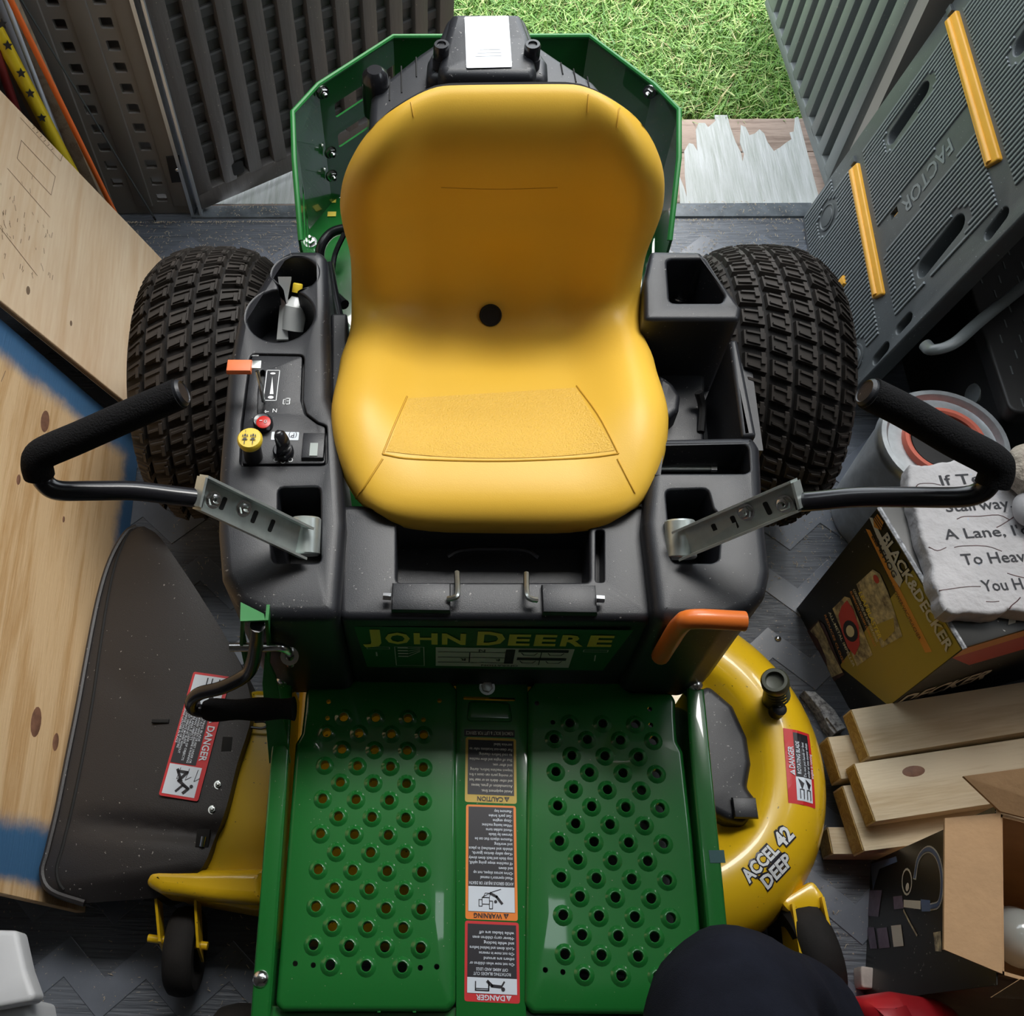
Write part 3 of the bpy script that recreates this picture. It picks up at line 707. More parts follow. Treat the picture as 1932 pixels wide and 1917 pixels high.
# ---- rear engine guard: bent green plates with slots
def panel(bm, A, Bp, z0, z1, th, holes=(), zA=None, top=None):
    e = (Bp-A); e.z = 0; Ln = e.length; e.normalize(); nrm = V(e.y, -e.x, 0)
    M = frame(V(A.x, A.y, 0), e, V(0, 0, 1), nrm)
    out = top or [(0, z0), (Ln, z0), (Ln, z1), (0, z1)]
    rprism(bm, out, -th, 0, 0, [(h, None, 0) for h in holes], f=fr(M)); return M
def sl(x0, x1, za, zb): return fil([(x0, za), (x1, za), (x1, zb), (x0, zb)], .006, 3)
G = [W(552, 212, .62), W(600, 160, .62), W(742, 69, .62), W(1112, 68, .62), W(1234, 160, .62), W(1281, 208, .62)]
Lf, Rf = W(566, 445, .56), W(1266, 445, .56)
bm = B(); th = .004
panel(bm, G[1], G[2], .36, .62, th, [sl(.03, .105, .535, .565), sl(.03, .105, .47, .50), sl(.12, .2, .535, .565)])
panel(bm, G[2], G[3], .36, .62, th); panel(bm, G[3], G[4], .36, .62, th, [sl(.12, .2, .5, .53)])
panel(bm, G[0], G[1], .36, .62, th); panel(bm, G[4], G[5], .36, .62, th)
eL = (G[0]-Lf).xy.length
panel(bm, Lf, G[0], .3, .62, th, [sl(.06, .20, .40, .425), sl(.06, .20, .46, .485)], top=[(0, .36), (eL, .36), (eL, .62), (eL*.5, .618), (0, .55)])
eR = (Rf-G[5]).xy.length
panel(bm, G[5], Rf, .3, .62, th, [sl(.06, .20, .40, .425)], top=[(0, .36), (eR, .36), (eR, .55), (eR*.5, .618), (0, .62)])
gd = ob('engine_guard', bm, 'green', MW, sharp=20)
bm = B(); tube(bm, [Lf+V(0, 0, -.01), Lf.lerp(G[0], .5)+V(0, 0, .028)]+G+[G[5].lerp(Rf, .5)+V(0, 0, .028), Rf+V(0, 0, -.01)], .0045, 8); ob('rolled_edge', bm, 'green_matte', gd)
nl = V(.5, -.8, .1)
for px, py, z in ((608, 174, .595), (623, 287, .47), (625, 331, .42)):
    q = WP(px, py, G[1]+V(.004, -.006, 0), V((G[2]-G[1]).y, -(G[2]-G[1]).x, 0).normalized()); bolt('guard_nut', q, nl, .0085, gd)
q = WP(1226, 173, G[4]+V(-.004, -.006, 0), V((G[4]-G[3]).y, -(G[4]-G[3]).x, 0).normalized()); bolt('guard_nut', q, V(-.5, -.8, .1), .0085, gd)
bm = B(); A = W(583, 330, .42); slab(bm, [W(650, 283, .44), W(606, 310, .44), W(583, 335, .43), W(585, 372, .37), W(650, 340, .37)], V(.002, .004, 0)); ob('heat_shield', bm, 'black_deep', gd)
# ---- engine cover
bm = B()
rprism(bm, fil(PZ([(697, 200), (700, 172), (718, 155), (790, 98), (826, 74), (1008, 76), (1046, 102), (1122, 152), (1142, 175), (1148, 200), (1148, 300), (690, 300)], .66), .02, 4), .46, .66, .014)
ec = ob('engine_cover', bm, 'black', MW)
bm = B(); hump_lo = [(803, 146), (806, 110), (824, 78), (845, 28), (990, 28), (1010, 78), (1034, 112), (1036, 150)]
rprism(bm, fil(PZ(hump_lo, .69), .015, 3), .60, .69, .014); ob('cover_centre', bm, 'black', ec)
bm = B(); rprism(bm, fil(PZ([(850, 22), (984, 22), (1002, 70), (1014, 128), (1006, 142), (836, 140), (826, 126), (838, 70)], .715), .012, 3), .64, .715, .014); hc = ob('cover_hump', bm, 'black', ec)
for a, b_ in (((785, 108), (786, 145)), ((757, 125), (758, 175)), ((735, 145), (735, 190)), ((1058, 118), (1062, 140)), ((1082, 130), (1087, 155)), ((1108, 145), (1112, 165))):
    bm = B(); A, Bq = W(*a, .6605), W(*b_, .6605); tube(bm, [A, Bq], .0012, 6); ob('cover_groove', bm, 'hole_black', ec)
for px, py in ((833, 86), (1005, 86)):
    q = W(px, py, .728); bm = B(); lathe(bm, [(.014, -.05), (.014, -.02), (.0125, -.02), (.0125, 0), (.011, .003), (.007, .003), (.006, .0), (0, 0)], Matrix.Translation(q), 18); ob('cover_bolt', bm, 'black_gloss', ec)
TL, TR, BL = W(966, 127, .7165), W(880, 129, .7165), W(963, 30, .7165)
f, w_, hh, nn = planef(TL, TR, BL); L = Lab(f, ec, w_)
L.rect(0, 0, 1, hh, 'plate_glare', 'cover_label', h=.0006, r=.04)
L.text('JOHN DEERE', .5, .19, .07, 'white_print', 'C', w=.72, bold=.02)
for k in range(3): L.line([(.22, .40+.11*k), (.78-.05*k, .40+.11*k)], .045, 'white_print', 'lettering', h=.0012)
L.done()
q = W(708, 152, .67); bm = B(); lathe(bm, [(0, .02), (.012, .02), (.02, .012), (.022, 0), (.022, -.06), (0, -.06)], Matrix.Translation(q), 14); ob('fuel_cap', bm, 'black_gloss', ec)
# ---- consoles
ZC = .60
def union8(c1, r1, c2, r2, n=40):
    out = []
    for k in range(n):
        a = math.pi*2*k/n; p = c1+Vector((math.cos(a), math.sin(a)))*r1
        if (p-c2).length > r2: out.append((0, a, p))
    for k in range(n):
        a = math.pi*2*k/n; p = c2+Vector((math.cos(a), math.sin(a)))*r2
        if (p-c1).length > r1: out.append((1, a, p))
    m = (c1+c2)/2
    A = [p for t, a, p in out]
    return sorted(A, key=lambda p: math.atan2((p-m).y, (p-m).x))
conL = [(522, 482), (548, 468), (606, 468), (617, 482), (621, 600), (623, 745), (640, 790), (652, 985), (638, 1166), (505, 1166), (446, 1140), (416, 1088), (409, 1000), (411, 890), (427, 700), (446, 600), (470, 562)]
c1 = W(557, 516, ZC).xy; r1 = abs(W(599, 516, ZC).x-W(515, 516, ZC).x)/2; c2 = W(529, 594, ZC).xy; r2 = abs(W(592, 594, ZC).x-W(466, 594, ZC).x)/2
cup = union8(c1, r1, c2, r2)
ctrl = [(472, 667), (574, 669), (571, 755), (578, 780), (600, 797), (617, 803), (617, 878), (452, 879), (455, 800)]
leverL = [(524, 920), (604, 918), (606, 1062), (514, 1062), (510, 1022), (524, 1002)]
bm = B(); rprism(bm, fil(PZ(conL, ZC), [.03 if i in (9, 10, 11) else .020 for i in range(len(conL))], 5), .32, ZC, .016,
                 [(cup, .515, .004), (fil(PZ(ctrl, ZC), .008, 3), .585, .002), (fil(PZ(leverL, ZC), .008, 3), .47, .003)])
cl = ob('console', bm, 'black', MW, label='black console with cup holders and engine controls')
bm = B(); rprism(bm, fil(PZ([(624, 590), (655, 590), (660, 800), (640, 788), (624, 745)], .565), .004, 2), .4, .565, .005); ob('console_shelf', bm, 'black', cl)
ctrl_i = inset(fil(PZ(ctrl, .597), .008, 3), .0028)
slot = fil(PZ([(491, 698), (500, 698), (497, 780), (485, 782), (486, 740)], .597), .003, 2)
bm = B(); rprism(bm, ctrl_i, .586, .597, .0015, [(slot, .587, .0006)], n=2); cp = ob('control_panel', bm, 'black', cl)
f, w_, hh, nn = planef(W(452, 667, .597), W(617, 669, .597), W(452, 879, .597)); L = Lab(f, cl, w_)
def pc2(px, py): q = W(px, py, .597)-W(452, 667, .597); U = (W(617, 669, .597)-W(452, 667, .597)).normalized(); return (q.dot(U)/w_, -q.dot(V(-U.y, U.x, 0))/w_)
def pbox(a, b, wl, m='white_print'): x0, y0 = pc2(*a); x1, y1 = pc2(*b); L.line([(x0, y0), (x1, y0), (x1, y1), (x0, y1), (x0, y0)], wl, m, 'marking')
pbox((504, 699), (521, 756), .008); L.poly([pc2(514, 711), pc2(516, 744), pc2(509, 744)], 'white_print', 'marking')
L.disc(*pc2(515, 705), .03, 'white_print', 'marking', ry=.014); L.disc(*pc2(511, 750), .032, 'white_print', 'marking', ry=.02)
pbox((540, 752), (546, 763), .01); pbox((535, 754), (539, 763), .008); L.line([pc2(540, 757), pc2(547, 757)], .008, 'white_print', 'marking')
L.line([pc2(499, 777), pc2(507, 777)], .008, 'white_print', 'marking'); L.poly([pc2(498, 777), pc2(502, 774), pc2(502, 780)], 'white_print', 'marking')
x, y = pc2(519, 772); L.text('N', x, y, .05, 'white_print', 'C', rot=math.pi, key='marking')
x0, y0 = pc2(513, 815); x1, y1 = pc2(563, 831); L.rect(x0, y0, x1, y1, 'label_white', 'marking', r=.01)
x, y = pc2(553, 818); L.text('(P)', x, y, .06, 'label_black', 'C', rot=math.pi, key='marking')
x, y = pc2(480, 673); L.text('STARTER', x, y, .018, 'white_print', 'C', key='marking')
for px in (521, 534, 548):
    x, y = pc2(px, 868+(3 if px == 534 else 0)); L.line([(x+.024*math.cos(k), y+.024*math.sin(k)) for k in [i*math.pi/4 for i in range(9)]], .009, 'white_print', 'marking')
L.done()
# throttle: stem, bracket, orange grip
thr = B(); tube(thr, [W(497, 757, .60), W(492, 728, .63), W(485, 700, .652)], .0028, 8); A = W(472, 686, .657); box(thr, A+V(.008, -.002, 0), (.014, .013, .003), bev=.001)
to = ob('throttle_lever', thr, 'steel', cl); bm = B(); q = W(452, 693, .657); box(bm, q, (.033, .019, .011), bev=.0025); ob('lever_grip', bm, 'knob_orange', to)
q = W(497, 800, .600); bm = B(); lathe(bm, [(.0135, -.005), (.0135, .006), (.0115, .010), (.010, .0095), (0, .0095)], Matrix.Translation(q), 24); rk = ob('rocker_switch', bm, 'black_gloss', cl)
q = W(497, 796, .6105); bm = B(); lathe(bm, [(.0098, -.002), (.0098, .0), (.006, .0012), (0, .0008)], Matrix.Translation(q), 24); ob('red_rocker', bm, 'red', rk)
f, w_, hh, nn = planef(q+V(-.01, .01, .0016), q+V(.01, .01, .0016), q+V(-.01, -.01, .0016)); L = Lab(f, rk, w_); L.line([(.25, .45), (.42, .45)], .05, 'white_print', 'marking'); L.line([(.65+.09*math.cos(k*.7854), .52+.11*math.sin(k*.7854)) for k in range(9)], .04, 'white_print', 'marking'); L.done()
q = W(472, 831, .640); bm = B(); b0 = W(478, 862, .597); rod(bm, V(b0.x, b0.y, .59), q, .0125, 20); kb = ob('blade_switch', bm, 'black', cl)
ax = (q-V(b0.x, b0.y, .59)).normalized(); ax = (ax+V(0, 0, 1)).normalized()
bm = B(); lathe(bm, [(0, -.004), (.0155, -.004), (.0165, 0), (.0165, .004), (.0145, .007), (0, .0078)], axisM(q, ax), 32); ob('yellow_knob', bm, 'knob_yellow', kb)
U = V(1, 0, 0); Vd = ax.cross(U).normalized()*-1; o_ = q+ax*.0084-U*.0155-Vd*.0155
f, w_, hh, nn = planef(o_, o_+U*.031, o_+Vd*.031); L = Lab(f, kb, w_)
for cx_ in (.32, .66):
    L.line([(cx_-.09, .38), (cx_-.11, .46), (cx_+.11, .46), (cx_+.09, .38)], .03, 'label_black', 'marking'); L.disc(cx_, .39, .045, 'label_black', 'marking')
    L.rect(cx_-.07, .54, cx_+.07, .60, 'label_black', 'marking'); L.rect(cx_-.12, .60, cx_+.12, .64, 'label_black', 'marking'); L.line([(cx_, .66), (cx_, .82)], .035, 'label_black', 'marking')
L.line([(.32, .17), (.32, .25)], .02, 'label_black', 'marking'); L.done()
q = W(535, 853, .600); bm = B(); lathe(bm, [(.014, -.005), (.014, .005), (.012, .008), (0, .008)], Matrix.Translation(q), 22); ig = ob('ignition_key', bm, 'black_gloss', cl)
bm = B(); tube(bm, spline([W(534, 855, .60), W(534, 838, .628), W(527, 820, .642), W(522, 813, .644)], 5), [.0125, .0125, .012, .012, .0115, .011, .0105, .010, .0095, .009, .0085, .0075, .0065, .005, .004, .003][:16], 10, flat=.45); ob('key_head', bm, 'black_gloss', ig)
q0, q1 = W(573, 820, .598), W(611, 868, .598); bm = B(); mid = (q0+q1)/2; box(bm, mid, (abs(q1.x-q0.x), abs(q1.y-q0.y), .012), bev=.003); hm = ob('hour_meter', bm, 'black', cl)
q = W(592, 848, .6042); bm = B(); box(bm, q, (.0105, .020, .0012)); ob('display', bm, 'lcd', hm)
# clear bottle left in the cup holder
bt = thing('plastic_bottle', W(540, 600, .515), 'small clear plastic bottle with a yellow cap lying in the left cup holder', 'bottle')
bm = B(); A, Bq = W(551, 625, .53), W(560, 560, .566); lathe(bm, [(0, 0), (.017, .002), (.018, .02), (.018, .038), (.010, .048), (.008, .052), (0, .052)], axisM(A, Bq-A), 20); ob('bottle_body', bm, 'clear_plastic', bt)
bm = B(); lathe(bm, [(0, 0), (.0075, 0), (.0075, .012), (.0065, .0135), (0, .0135)], axisM(W(560, 552, .572), (Bq-A)), 18); ob('bottle_cap', bm, 'knob_yellow', bt)
sc = thing('clear_scraper', W(533, 600, .515), 'clear plastic scraper standing in the left cup holder beside the bottle', 'scraper')
bm = B(); pts = [W(533, 640, .53), W(533, 600, .55), W(536, 560, .575), W(537, 522, .60)]; ws = [.009, .006, .0055, .010]
up = V(0, -.4, .9)
va = [bm.verts.new(p+V(-w_, 0, 0)) for p, w_ in zip(pts, ws)]; vb = [bm.verts.new(p+V(w_, 0, 0)) for p, w_ in zip(pts, ws)]
vc = [bm.verts.new(p+V(-w_, .0, -.003)) for p, w_ in zip(pts, ws)]; vd = [bm.verts.new(p+V(w_, .0, -.003)) for p, w_ in zip(pts, ws)]
for i in range(3):
    bm.faces.new((va[i], vb[i], vb[i+1], va[i+1])); bm.faces.new((vc[i], vc[i+1], vd[i+1], vd[i])); bm.faces.new((va[i], va[i+1], vc[i+1], vc[i])); bm.faces.new((vb[i], vd[i], vd[i+1], vb[i+1]))
bm.faces.new((va[0], vc[0], vd[0], vb[0])); bm.faces.new((va[3], vb[3], vd[3], vc[3])); ob('blade', bm, 'clear_plastic', sc)
# right console: front tray, rear bin, open bay between them
frR = [(1232, 822), (1424, 818), (1438, 842), (1443, 950), (1457, 1078), (1448, 1122), (1420, 1152), (1376, 1170), (1236, 1170), (1214, 985), (1222, 900)]
leverR = [(1256, 924), (1336, 922), (1346, 960), (1362, 975), (1356, 1056), (1344, 1062), (1268, 1062)]
tray = [(1225, 840), (1412, 838), (1416, 888), (1406, 893), (1225, 893)]
bm = B(); rprism(bm, fil(PZ(frR, ZC), [.03 if i in (5, 6, 7) else .020 for i in range(len(frR))], 5), .32, ZC, .016,
                 [(fil(PZ(leverR, ZC), .008, 3), .47, .003), (fil(PZ(tray, ZC), .008, 3), .535, .003)])
cr_ = ob('console', bm, 'black', MW, label='black console with open storage trays')
bm = B(); rprism(bm, fil(PZ([(1228, 472), (1322, 474), (1400, 580), (1396, 603), (1215, 603), (1215, 530)], .62), .008, 3), .42, .62, .007, [(fil(PZ([(1258, 489), (1326, 488), (1368, 558), (1362, 571), (1264, 571)], .62), .008, 3), .53, .004)]); ob('rear_bin', bm, 'black', cr_)
bm = B(); rprism(bm, fil(PZ([(1376, 640), (1392, 640), (1428, 822), (1400, 824)], .60), .004, 2), .38, .60, .005, n=3); ob('bay_wall', bm, 'black', cr_)
bm = B(); rprism(bm, PZ([(1180, 560), (1400, 560), (1440, 850), (1180, 850)], .45), .40, .45, 0); rprism(bm, PZ([(1150, 640), (1330, 700), (1330, 850), (1150, 850)], .49), .40, .49, .006); ob('bay_floor', bm, 'black', cr_)
bm = B(); rprism(bm, fil(PZ([(1240, 700), (1270, 722), (1285, 745), (1282, 772), (1262, 790), (1240, 780)], .53), .008, 3), .47, .53, .008); ob('fuel_filter_cover', bm, 'black', cr_)
bm = B(); tube(bm, spline([W(1318, 740, .52), W(1325, 770, .50), W(1322, 815, .49)], 4), .006, 8); ob('hydraulic_hose', bm, 'black_deep', cr_)
tg = thing('tyre_gauge', W(1310, 880, .54), 'metal pencil gauge lying in the right console tray beside a darker one', 'gauge')
bm = B(); tube(bm, [W(1235, 884, .542), W(1340, 884, .542)], .0042, 12); ob('barrel', bm, 'steel', tg); bm = B(); tube(bm, [W(1340, 884, .542), W(1351, 884, .542)], .006, 12); ob('head', bm, 'chrome', tg)
tg = thing('tyre_gauge', W(1310, 865, .54), 'dark metal rod gauge lying in the right console tray behind a brighter one', 'gauge')
bm = B(); tube(bm, [W(1235, 872, .542), W(1330, 872, .542)], .004, 12); ob('barrel', bm, 'zinc', tg); bm = B(); tube(bm, [W(1330, 872, .542), W(1341, 872, .542)], .0062, 8); ob('head', bm, 'black_gloss', tg)
sp_ = thing('metal_clip', W(1273, 566, .535), 'bright bent metal clip in the right rear console bin', 'clip')
bm = B(); tube(bm, spline([W(1266, 558, .534), W(1276, 566, .540), W(1290, 569, .536), W(1278, 562, .534)], 5), .002, 6); ob('wire', bm, 'chrome', sp_)
# ---- centre body below the seat, with hinge and front fascia
ZM = .572
cen = [(638, 950), (1232, 950), (1237, 1170), (637, 1167)]
bm = B(); rprism(bm, fil(PZ(cen, ZM), .014, 4), .32, ZM, .010, [(fil(PZ([(748, 990), (1112, 990), (1112, 1098), (748, 1098)], ZM), .006, 3), .50, .004), (fil(PZ([(1124, 1000), (1140, 1000), (1140, 1098), (1124, 1098)], ZM), .003, 2), .53, .002)])
cb = ob('centre_body', bm, 'black', MW)
for a, b_ in (((740, 1098), (850, 1152)), ((1022, 1101), (1128, 1156))):
    A, Bq = W(*a, .582), W(*b_, .582); bm = B(); box(bm, ((A.x+Bq.x)/2, (A.y+Bq.y)/2, .57), (Bq.x-A.x, A.y-Bq.y, .024), bev=.004); ob('hinge_block', bm, 'black', cb)
for a, b_ in (((723, 1125), (738, 1126)), ((1125, 1130), (1140, 1131))): bm = B(); tube(bm, [W(*a, .585), W(*b_, .585)], .0048, 6); ob('hinge_bolt', bm, 'chrome', cb)
for pts in ([(845, 1130), (856, 1128), (863, 1120), (862, 1080)], [(1013, 1132), (1002, 1130), (994, 1120), (993, 1082)]):
    bm = B(); tube(bm, spline([W(*pts[0], .585), W(*pts[1], .588), W(*pts[2], .588), W(*pts[3], .575)], 5), .0038, 8); ob('seat_rod', bm, 'steel', cb)
bm = B(); tube(bm, spline([W(845, 1050, .53), W(870, 1038, .535), W(930, 1035, .535), W(990, 1038, .535), W(1015, 1052, .53)], 5), .003, 6); ob('spring_wire', bm, 'black_gloss', cb)
bm = B(); box(bm, (0.005, .80, .478), (.30, .30, .05), bev=.01); ob('seat_base', bm, 'black_deep', MW)
yfr = W(930, 1168.5, ZM).y-.0012
# badge on the fascia
TL, TR, BL = WY(668, 1181, yfr), WY(1195, 1188, yfr), WY(668, 1257, yfr)
f, w_, hh, nn = planef(TL, TR, V(TL.x, yfr, BL.z)); L = Lab(f, MW, w_)
L.poly([(0, 0), (1, 0), (.952, hh), (.022, hh)], 'label_green', 'fascia_badge', h=.0008)
for ch, x_, cw, big in (('J', .022, .070, 1), ('O', .108, .092, 0), ('H', .214, .088, 0), ('N', .318, .088, 0), ('D', .448, .102, 1), ('E', .563, .080, 0), ('E', .658, .080, 0), ('R', .755, .086, 0), ('E', .856, .088, 0)):
    L.text(ch, x_, .155 if ch != 'J' else .150, .125 if big else .103, 'jd_yellow', 'L', w=cw, bold=.035, key='badge_lettering', hh=.0018)
X0, X1, Y0, Y1 = .295, .815, .19, hh-.03
L.rect(X0, Y0, X1, Y1, 'print_grey', 'badge_chart', h=.0014)
xm = X0+.30
for y_ in (Y0+.045, Y0+.10, Y0+.155): L.line([(X0+.01, y_), (xm-.035, y_)], .004, 'label_black', 'badge_chart', h=.002)
L.rect(xm-.035, Y0+.01, xm, Y1-.04, 'label_black', 'badge_chart', h=.002); L.line([(X0+.13, Y0+.045), (X0+.13, Y0+.155)], .004, 'label_black', 'badge_chart', h=.002)
for k in range(2): L.rect(xm+.012, Y0+.01+.085*k, X1-.02, Y0+.036+.085*k, 'label_black', 'badge_chart', h=.002)
L.line([(xm+.10, Y0+.03), (xm+.10, Y0+.17)], .004, 'label_black', 'badge_chart', h=.002)
for i in range(2):
    for j in range(2):
        cx_, cy_ = xm+.055+.1*i, Y0+.055+.085*j; L.line([(cx_-.03, cy_-.012), (cx_-.02, cy_+.012), (cx_+.02, cy_+.012), (cx_+.03, cy_-.012)], .004, 'label_black', 'badge_chart', h=.002)
for t, x_, y_ in (('N', X0+.175, Y0+.012), ('R', X0+.105, Y0+.108), ('F', X0+.24, Y0+.108), ('OPERATION', X0+.25, Y1-.028)):
    L.text(t, x_, y_, .026 if len(t) == 1 else .018, 'label_black', 'C', rot=math.pi, bold=.01, key='badge_lettering', hh=.0022)
L.line([(.14, .19), (.25, .19), (.25, hh-.03), (.14, hh-.03), (.14, .19)], .003, 'print_grey', 'badge_chart', h=.0016)
for k in range(4): L.line([(.155, .20+.03*k), (.185, .20+.03*k)], .012, 'print_grey', 'badge_chart', h=.0016); L.line([(.19, .205+.028*k), (.235, .20+.012*k)], .004, 'print_grey', 'badge_chart', h=.0016)
L.line([(.035, .195), (.12, .195), (.12, .215), (.035, .215), (.035, .195)], .003, 'print_grey', 'badge_chart', h=.0016)
L.line([(.068, .25), (.068, .29)], .006, 'print_grey', 'badge_chart', h=.0016); L.line([(.90, .25), (.905, .31)], .005, 'print_grey', 'badge_chart', h=.0016); L.line([(.85, .195), (.94, .195), (.94, .215), (.85, .215), (.85, .195)], .003, 'print_grey', 'badge_chart', h=.0016)
L.done()
# orange brake lever
bm = B(); tube(bm, spline([WY(1246, 1238, .462), WY(1262, 1212, .455), WY(1285, 1178, .448), WY(1312, 1168, .446), WY(1405, 1172, .446)], 6), .0115, 14); ob('brake_lever', bm, 'orange', MW)
# ---- deck lift: green bracket, crank rod, foam grip, silver pin
YL = .452
def wl(px, py, dy=0): return WY(px, py, YL+dy)
bm = B()
slab(bm, [wl(454, 1136, .016), wl(498, 1158, .012), wl(500, 1170, -.004), wl(453, 1172, -.004)], V(0, 0, -.004))
for pts in ([(454, 1172), (452, 1215), (462, 1262), (468, 1262), (470, 1172)], [(500, 1170), (503, 1215), (503, 1262), (496, 1262), (490, 1172)]):
    A_ = [wl(*p) for p in pts]; slab(bm, [A_[0], A_[1], A_[2], A_[2]+V(0, .02, 0), A_[1]+V(0, .02, 0), A_[0]+V(0, .02, 0)], V(.004, 0, 0))
slab(bm, [wl(500, 1235), wl(520, 1278), W(548, 1440, .33), W(508, 1440, .33), wl(495, 1290)], V(.0, .004, -.003))
lb = ob('lift_bracket', bm, 'green_matte', MW)
bm = B(); tube(bm, spline([wl(486, 1180, -.004), wl(484, 1210, -.006), wl(477, 1250, -.014), wl(462, 1275, -.02), wl(420, 1297, -.028), wl(378, 1308, -.03), wl(362, 1322, -.034), wl(365, 1337, -.038), wl(385, 1342, -.04), wl(420, 1340, -.04)], 6), .0092, 12); ll = ob('lift_lever', bm, 'black_gloss', MW)
bm = B(); n_ = 14; tube(bm, [wl(385+k*(170/n_), 1340-k*.2, -.04) for k in range(n_+1)], [.0125]+[.0150+.0012*math.sin(k*.9+1) for k in range(n_-1)]+[.0165], 16); ob('foam_grip', bm, 'foam', ll)
bm = B(); tube(bm, spline([wl(434, 1221), wl(500, 1221), wl(528, 1221), wl(542, 1228), wl(548, 1238), wl(548, 1252)], 5), .0058, 12); ob('height_pin', bm, 'chrome', lb)
bm = B(); wsh = wl(547, 1238, -.002); lathe(bm, [(.006, 0), (.012, 0), (.012, .003), (.006, .003)], axisM(wsh, (0, -.4, 1)), 16); ob('pin_washer', bm, 'chrome', lb)
# ---- steering levers
def lever(nm, br, piv, tubep, grip, holes_px, nuts_px, cut):
    At, Ab, Bt, Bb = br
    n = (Bt-At).cross(Ab-At).normalized()
    if n.z < 0: n = -n
    dp = n*-.020; t = .003
    bm = B()
    yv = (Ab-At).normalized(); slab(bm, [At+dp, Ab+dp, Bb+dp, Bt+dp], n*-t)
    slab(bm, [At, Bt, Bt+dp, At+dp], yv*-t); slab(bm, [Ab, Bb, Bb+dp, Ab+dp], yv*t)
    xv = (At-Bt).normalized(); slab(bm, [At, Ab, Ab+dp, At+dp], xv*t)
    lv = ob(nm, bm, 'zinc', MW, sharp=20)
    wn = n; wP = At+dp+n*.0008
    for px, py in holes_px:
        q = WP(px, py, wP, wn); bm = B(); M = frame(q, (At-Bt).normalized(), n.cross((At-Bt).normalized()), n)
        rprism(bm, fil([(-.003, -.008), (.003, -.008), (.003, .008), (-.003, .008)], .0025, 3), -.001, .0006, 0, f=fr(M)); ob('slot', bm, 'hole_black', lv)
    for px, py in nuts_px: bolt('clamp_nut', WP(px, py, wP, wn), n, .0078, lv)
    bm = B(); lathe(bm, [(0, .024), (.017, .024), (.019, .022), (.019, -.022), (.017, -.024), (0, -.024)], axisM(piv, (0, 1, .35)), 24); ob('pivot_boss', bm, 'zinc', lv)
    bm = B(); tube(bm, spline(tubep, 7), .0112, 14); ob('lever_tube', bm, 'black_gloss', lv)
    bm = B(); g = spline(grip, 6); rr = [.0165+.0009*(1-abs(2*k/(len(g)-1)-1)) for k in range(len(g))]; tube(bm, g, rr, 20); gp = ob('foam_grip', bm, 'foam', lv)
    e = (g[-1]-g[-2]).normalized(); bm = B(); lathe(bm, [(.0145, -.002), (.0145, .003), (.012, .006), (.011, .005), (0, .005)], axisM(g[-1], e), 20); ob('end_cap', bm, 'black', gp)
lever('steering_lever', (W(392, 902, .75), W(380, 958, .735), W(592, 1000, .628), W(580, 1052, .615)), W(577, 1012, .60),
      [W(383, 941, .724), W(330, 935, .735), W(250, 926, .755), W(170, 926, .775), W(108, 925, .79), W(82, 908, .80), W(72, 885, .815)],
      [W(74, 897, .815), W(70, 875, .828), W(82, 855, .838), W(150, 825, .852), W(250, 781, .872), W(338, 743, .89)],
      [(421, 950), (480, 975), (512, 992)], [(402, 943), (459, 959)], None)
lever('steering_lever', (W(1492, 912, .75), W(1505, 962, .735), W(1268, 1008, .628), W(1280, 1055, .615)), W(1284, 1018, .60),
      [W(1504, 948, .724), W(1540, 945, .735), W(1620, 938, .755), W(1720, 938, .775), W(1812, 938, .79), W(1850, 928, .80), W(1872, 905, .815)],
      [W(1872, 915, .815), W(1880, 890, .826), W(1870, 868, .836), W(1800, 830, .852), W(1715, 780, .872), W(1640, 742, .89)],
      [(1448, 959), (1386, 985), (1350, 1000)], [(1408, 966), (1480, 950)], None)
# ---- bucket seat: one padded surface swept from the front lip to the top of the back
_lift = .045
SP = spline([V(0, p[0]*(1.72-p[1]-_lift)/(1.72-p[1]), p[1]+_lift) for p in [(.612, .500), (.622, .530), (.652, .558), (.72, .566), (.82, .556), (.90, .540), (.965, .530), (1.012, .548), (1.036, .602), (1.047, .67), (1.056, .74), (1.063, .81), (1.068, .866)]], 10)
_cum = [0]
for a, b_ in zip(SP, SP[1:]): _cum.append(_cum[-1]+(b_-a).length)
def path(t):
    s = max(0, min(1, t))*_cum[-1]
    for i in range(len(SP)-1):
        if s <= _cum[i+1]:
            k = (s-_cum[i])/(_cum[i+1]-_cum[i]); T = (SP[min(i+2, len(SP)-1)]-SP[max(i-1, 0)]).normalized()
            return SP[i].lerp(SP[i+1], k), T
    return SP[-1], (SP[-1]-SP[-2]).normalized()
def ss(a, b, x): t = max(0, min(1, (x-a)/(b-a))); return t*t*(3-2*t)
WK = [(0, .228), (.12, .238), (.28, .240), (.42, .232), (.54, .219), (.64, .217), (.78, .230), (.9, .231), (1, .226)]
def hwid(t):
    for (a, wa), (b, wb) in zip(WK, WK[1:]):
        if a <= t <= b: k = ss(a, b, t); return wa+(wb-wa)*k
    return WK[-1][1]
